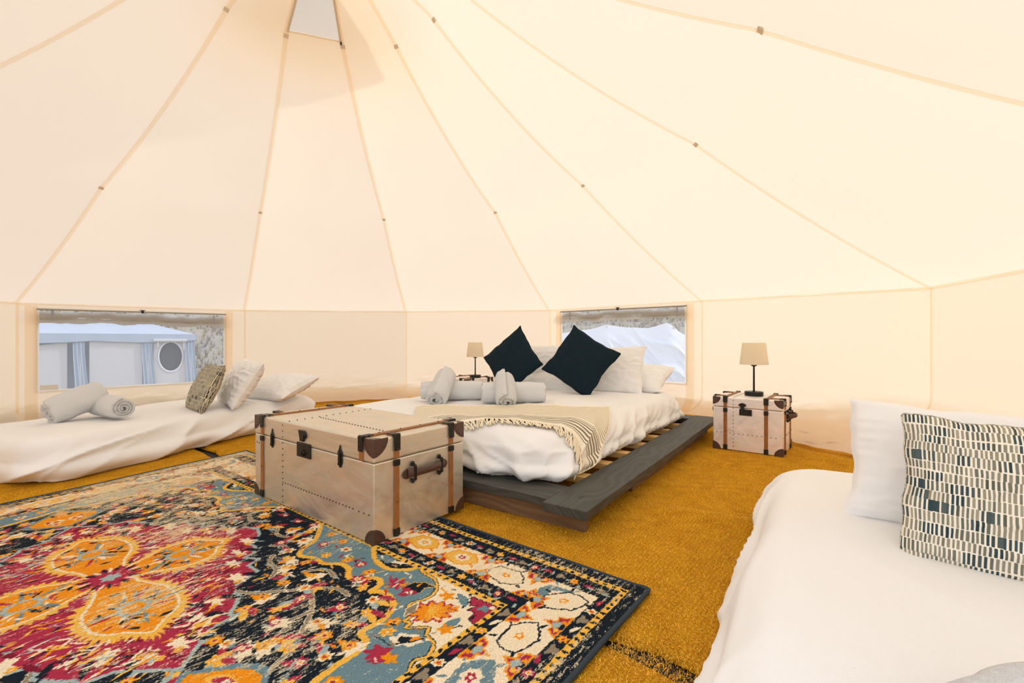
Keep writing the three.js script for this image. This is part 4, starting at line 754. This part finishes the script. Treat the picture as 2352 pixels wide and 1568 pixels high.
    obj('lock', [rbox(0.116, 0.066, 0.007, 0.003, -0.01, 0.293, D / 2 + 0.0035), cyl(0.016, 0.014, 0.012).rotateX(Math.PI / 2).translate(-0.008, 0.282, D / 2 + 0.011), cyl(0.008, 0.007, 0.018).rotateX(Math.PI / 2).translate(-0.008, 0.282, D / 2 + 0.012), rbox(0.014, 0.004, 0.003, 0.001, -0.008, 0.312, D / 2 + 0.008)], M.iron, o);
    const s = new THREE.Shape(); s.moveTo(-0.035, 0.02); s.lineTo(0.005, 0.02); s.bezierCurveTo(0.03, 0.02, 0.035, -0.012, 0.01, -0.014); s.lineTo(0.006, -0.026); s.lineTo(-0.022, -0.026); s.lineTo(-0.024, -0.012); s.closePath();
    obj('hasp', [plate(s, 0.006, 0.0015).translate(-0.014, 0.36, D / 2 + 0.002), cyl(0.012, 0.010, 0.01).rotateX(Math.PI / 2).translate(-0.002, 0.361, D / 2 + 0.011)], M.iron, o);
  }
  // handles
  for (const s of [1, -1]) {
    const hy = small ? 0.262 : 0.241, half = small ? 0.075 : 0.104, R = W / 2, parts = [];
    const arc = (n) => Array.from({ length: n }, (_, i) => { const t = i / (n - 1) * 2 - 1; return [s * (R + 0.006 + (small ? 0.05 : 0.03) * Math.cos(t * 1.5)), hy + 0.004 * Math.cos(t * 1.5), t * half - 0.012]; });
    const c = new THREE.CatmullRomCurve3(arc(9).map((p) => V3(...p)));
    parts.push(sheet(30, 10, (u, v) => { const p = c.getPoint(u), a = v * Math.PI * 2, w = 0.015 + 0.006 * Math.abs(u * 2 - 1) ** 2; return [p.x + s * 0.006 * Math.cos(a), p.y + w * Math.sin(a), p.z]; }));
    for (const t of [-1, 1]) parts.push(cyl(0.019, 0.017, 0.006).rotateZ(Math.PI / 2).translate(s * (R + 0.004), hy - 0.003, t * (half + 0.002) - 0.012));
    const hd = obj('handle', parts, M.leather, o);
    for (const t of [-1, 1]) { const z = t * half * 0.72 - 0.012; obj('handle_bracket', [rbox(0.008, 0.062, 0.013, 0.003, s * (R + 0.024), hy, z), rbox(0.026, 0.008, 0.016, 0.003, s * (R + 0.011), hy + 0.03, z), rbox(0.026, 0.008, 0.016, 0.003, s * (R + 0.011), hy - 0.03, z), new THREE.SphereGeometry(0.008, 10, 8).translate(s * (R + 0.008), hy + 0.038, z), new THREE.SphereGeometry(0.008, 10, 8).translate(s * (R + 0.008), hy - 0.038, z)], M.iron, hd); }
  }
  return o;
}
trunk({ label: 'large riveted metal trunk with wooden straps on the rug at the bed foot', pos: [-0.779, 0.016, -2.25], turn: -0.649, W: 1.0, D: 0.5, H: 0.404, lid: 0.092 });
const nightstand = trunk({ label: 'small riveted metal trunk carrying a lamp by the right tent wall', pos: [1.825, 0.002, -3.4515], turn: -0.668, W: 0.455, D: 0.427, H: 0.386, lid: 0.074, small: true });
{
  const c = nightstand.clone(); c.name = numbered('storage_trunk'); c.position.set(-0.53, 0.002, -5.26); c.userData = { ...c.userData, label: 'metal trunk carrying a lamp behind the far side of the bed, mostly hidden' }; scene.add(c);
}

// ---------------------------------------------------------------- table lamps
function lamp(label, pos) {
  const o = thing('table_lamp', label, 'lamp', pos);
  obj('base', lathe([[0, 0], [0.062, 0], [0.0645, 0.002], [0.0645, 0.028], [0.0625, 0.031], [0.012, 0.032], [0.009, 0.036], [0, 0.036]], 48), M.blackMetal, o);
  obj('stem', lathe([[0.0075, 0.03], [0.007, 0.12], [0.0065, 0.225]], 20), M.blackMetal, o);
  obj('socket', lathe([[0.0065, 0.22], [0.02, 0.226], [0.021, 0.238], [0.014, 0.245], [0.014, 0.285], [0, 0.286]], 28), M.blackMetal, o);
  const sh = obj('shade', lathe([[0.099, 0.236], [0.0995, 0.238], [0.0805, 0.4], [0.0795, 0.4], [0.098, 0.239]], 64), M.shade, o);
  obj('shade_ring', [new THREE.TorusGeometry(0.0795, 0.0016, 6, 48).rotateX(Math.PI / 2).translate(0, 0.399, 0), new THREE.TorusGeometry(0.0983, 0.0016, 6, 48).rotateX(Math.PI / 2).translate(0, 0.238, 0)], M.shade, sh);
  obj('shade_support', [0, 2.094, 4.189].map((a) => tube([[0.014 * Math.cos(a), 0.262, 0.014 * Math.sin(a)], [0.09 * Math.cos(a), 0.27, 0.09 * Math.sin(a)]], 0.0012, 4, 5)), M.blackMetal, sh);
  return o;
}
lamp('small black lamp with a linen shade on the trunk by the right tent wall', [1.845, 0.389, -3.47]);
lamp('small black lamp with a linen shade on the far trunk behind the bed', [-0.42, 0.389, -5.2]);

// ---------------------------------------------------------------- outdoors: neighbouring tents
{ // pavilion in the hollow beyond the left window
  const X0 = -9.1, Z0 = -13, gy = -1.42, eave = 1.0;
  const o = thing('pavilion_tent', 'pale blue garden pavilion with cream side panels and a round window, outside', 'tent', [X0, gy, Z0], 0.62);
  const h = eave - gy, Wd = 6.4, Dp = 3.2, ridgeY = h + 0.42;
  const roof = (u, v) => { // hip roof from front eave up to the ridge and down behind
    const k = 1 - Math.abs(v * 2 - 1), x0 = lerp(0.06, -1.35, k), x1 = lerp(-Wd - 0.06, -Wd + 1.35, k); return [lerp(x0, x1, u), lerp(h, ridgeY, k) - 0.03 * Math.sin(u * 19) ** 2 * (1 - k), lerp(0.06, -Dp - 0.06, v)]; };
  obj('canopy', [sheet(30, 16, roof), sheet(6, 10, (u, v) => mix3([0.06, h, lerp(0.06, -Dp - 0.06, v)], [-1.35, ridgeY, -Dp / 2], u))], M.pavilionRoof, o);
  obj('valance', [sheet(60, 4, (u, v) => [lerp(0.07, -Wd, u), h + 0.005 - v * (0.17 + 0.05 * Math.abs(Math.sin(u * 9.4)) + 0.05 * u), 0.075 + 0.012 * Math.sin(u * 70) * v]), sheet(30, 4, (u, v) => [0.075, h + 0.005 - v * 0.19, lerp(0.075, -Dp, u)])], M.gazebo, o);
  const legX = [-0.05, -1.0, -2.36, -3.7];
  for (const x of legX) {
    obj('leg', cyl(0.03, 0.03, h - 0.05, x, (h - 0.05) / 2, 0, 12), M.white, o);
    obj('leg_curtain', sheet(14, 20, (u, v) => [x + (u - 0.5) * (0.22 + 0.1 * (1 - v) ** 2) + 0.03 * Math.sin(v * 5), v * (h - 0.14), 0.035 + 0.022 * Math.sin(u * 19 + v * 2)]), M.gazebo, o);
  }
  const ring = new THREE.Shape(); const panel = (x0, x1) => { const s = new THREE.Shape(); s.moveTo(x0, 0.02); s.lineTo(x1, 0.02); s.lineTo(x1, h - 0.15); s.lineTo(x0, h - 0.15); return s; };
  const round = panel(-0.9, -0.14); const hole = new THREE.Path(); hole.absellipse(-0.52, h - 0.62, 0.27, 0.42, 0, Math.PI * 2); round.holes.push(hole);
  obj('side_panel', new THREE.ExtrudeGeometry(round, { depth: 0.02, bevelEnabled: false, curveSegments: 40 }).translate(0, 0, -0.03), M.gazeboPanel, o);
  obj('window_rim', new THREE.TorusGeometry(0.27, 0.018, 8, 60).scale(1, 0.42 / 0.27, 1).translate(-0.52, h - 0.62, 0), M.tarp, o);
  obj('round_window', new THREE.CylinderGeometry(0.28, 0.28, 0.008, 48).rotateX(Math.PI / 2).scale(1, 0.42 / 0.27, 1).translate(-0.52, h - 0.62, -0.045), M.darkPane, o);
  obj('rolled_flap', [cyl(0.045, 0.045, 0.74, 0, 0, 0, 14).rotateZ(Math.PI / 2).translate(-0.52, h - 0.17, 0.1), rbox(0.03, 0.3, 0.012, 0.004, -0.22, h - 0.28, 0.1), rbox(0.03, 0.22, 0.012, 0.004, -0.8, h - 0.25, 0.1)], M.gazeboPanel, o);
  obj('side_panel', new THREE.ExtrudeGeometry(panel(-2.2, -1.14), { depth: 0.02, bevelEnabled: false }).translate(0, 0, -0.03), M.gazeboPanel, o);
  { const s = new THREE.Shape(); s.moveTo(-3.7, 0.02); s.lineTo(-2.62, 0.02); s.lineTo(-2.62, h - 0.22); s.bezierCurveTo(-3.0, h - 0.25, -3.4, h - 0.35, -3.7, h - 0.55); s.closePath(); obj('side_panel', new THREE.ExtrudeGeometry(s, { depth: 0.02, bevelEnabled: false }).translate(0, 0, -0.06), M.gazeboPanel, o); }
  obj('back_panel', rbox(Wd - 0.2, h - 0.2, 0.02, 0.004, -Wd / 2, (h - 0.2) / 2 + 0.02, -Dp + 0.05), M.gazebo, o);
}
{ // white canvas tent pitched close behind the bed window
  const gy = -1.35, o = thing('canvas_tent', 'white wrinkled canvas tent pitched outside behind the bed window', 'tent', [2.4, gy, -10.6], -0.08);
  const prof = (x) => { // ridge line height above the window sill, x metres from the middle
    const a = [[-3.2, 1.55], [-1.3, 2.32], [-0.55, 2.42], [-0.2, 2.52], [0.25, 2.46], [0.75, 2.44], [1.2, 2.56], [1.55, 2.3], [2.4, 1.7], [3.6, 0.6]]; for (let i = 0; i < a.length - 1; i++) if (x <= a[i + 1][0]) return lerp(a[i][1], a[i + 1][1], smooth(a[i][0], a[i + 1][0], x) * 0.4 + 0.6 * (x - a[i][0]) / (a[i + 1][0] - a[i][0])); return 0.6; };
  const side = (dz) => sheet(140, 60, (u, v) => {
    const x = lerp(-3.1, 3.5, u), top = prof(x), fold = (ridge(x * 1.1 - v * 2.6, v * 0.9 + x * 0.5) - 0.4) * 0.16 * smooth(0.02, 0.3, v) + (ridge(x * 2.6 - v * 5, v * 1.5 + 4) - 0.4) * 0.07 * smooth(0.05, 0.3, v);
    return [x + 0.25 * v * x * 0.4, top * (1 - v) + 0.02, dz * (v * 2.0 + fold)]; });
  obj('canvas_slope', side(1), M.tarp, o); obj('canvas_slope', side(-1), M.tarp, o);
  for (const [x, w] of [[-0.2, 0.02], [1.32, 0.03]]) obj('vent_tie', rbox(w, 0.16, 0.02, 0.005, x, prof(x) - 0.05, 0.05), M.flap, o);
  obj('roof_seam', tube([0.02, 0.2, 0.4, 0.6, 0.8].map((v) => [0.35 + v * 1.5, prof(0.35 + v) * (1 - v) + 0.06, v * 2.0 + 0.05]), 0.02, 30, 6), M.tarp, o);
}

renderer.render(scene, camera);
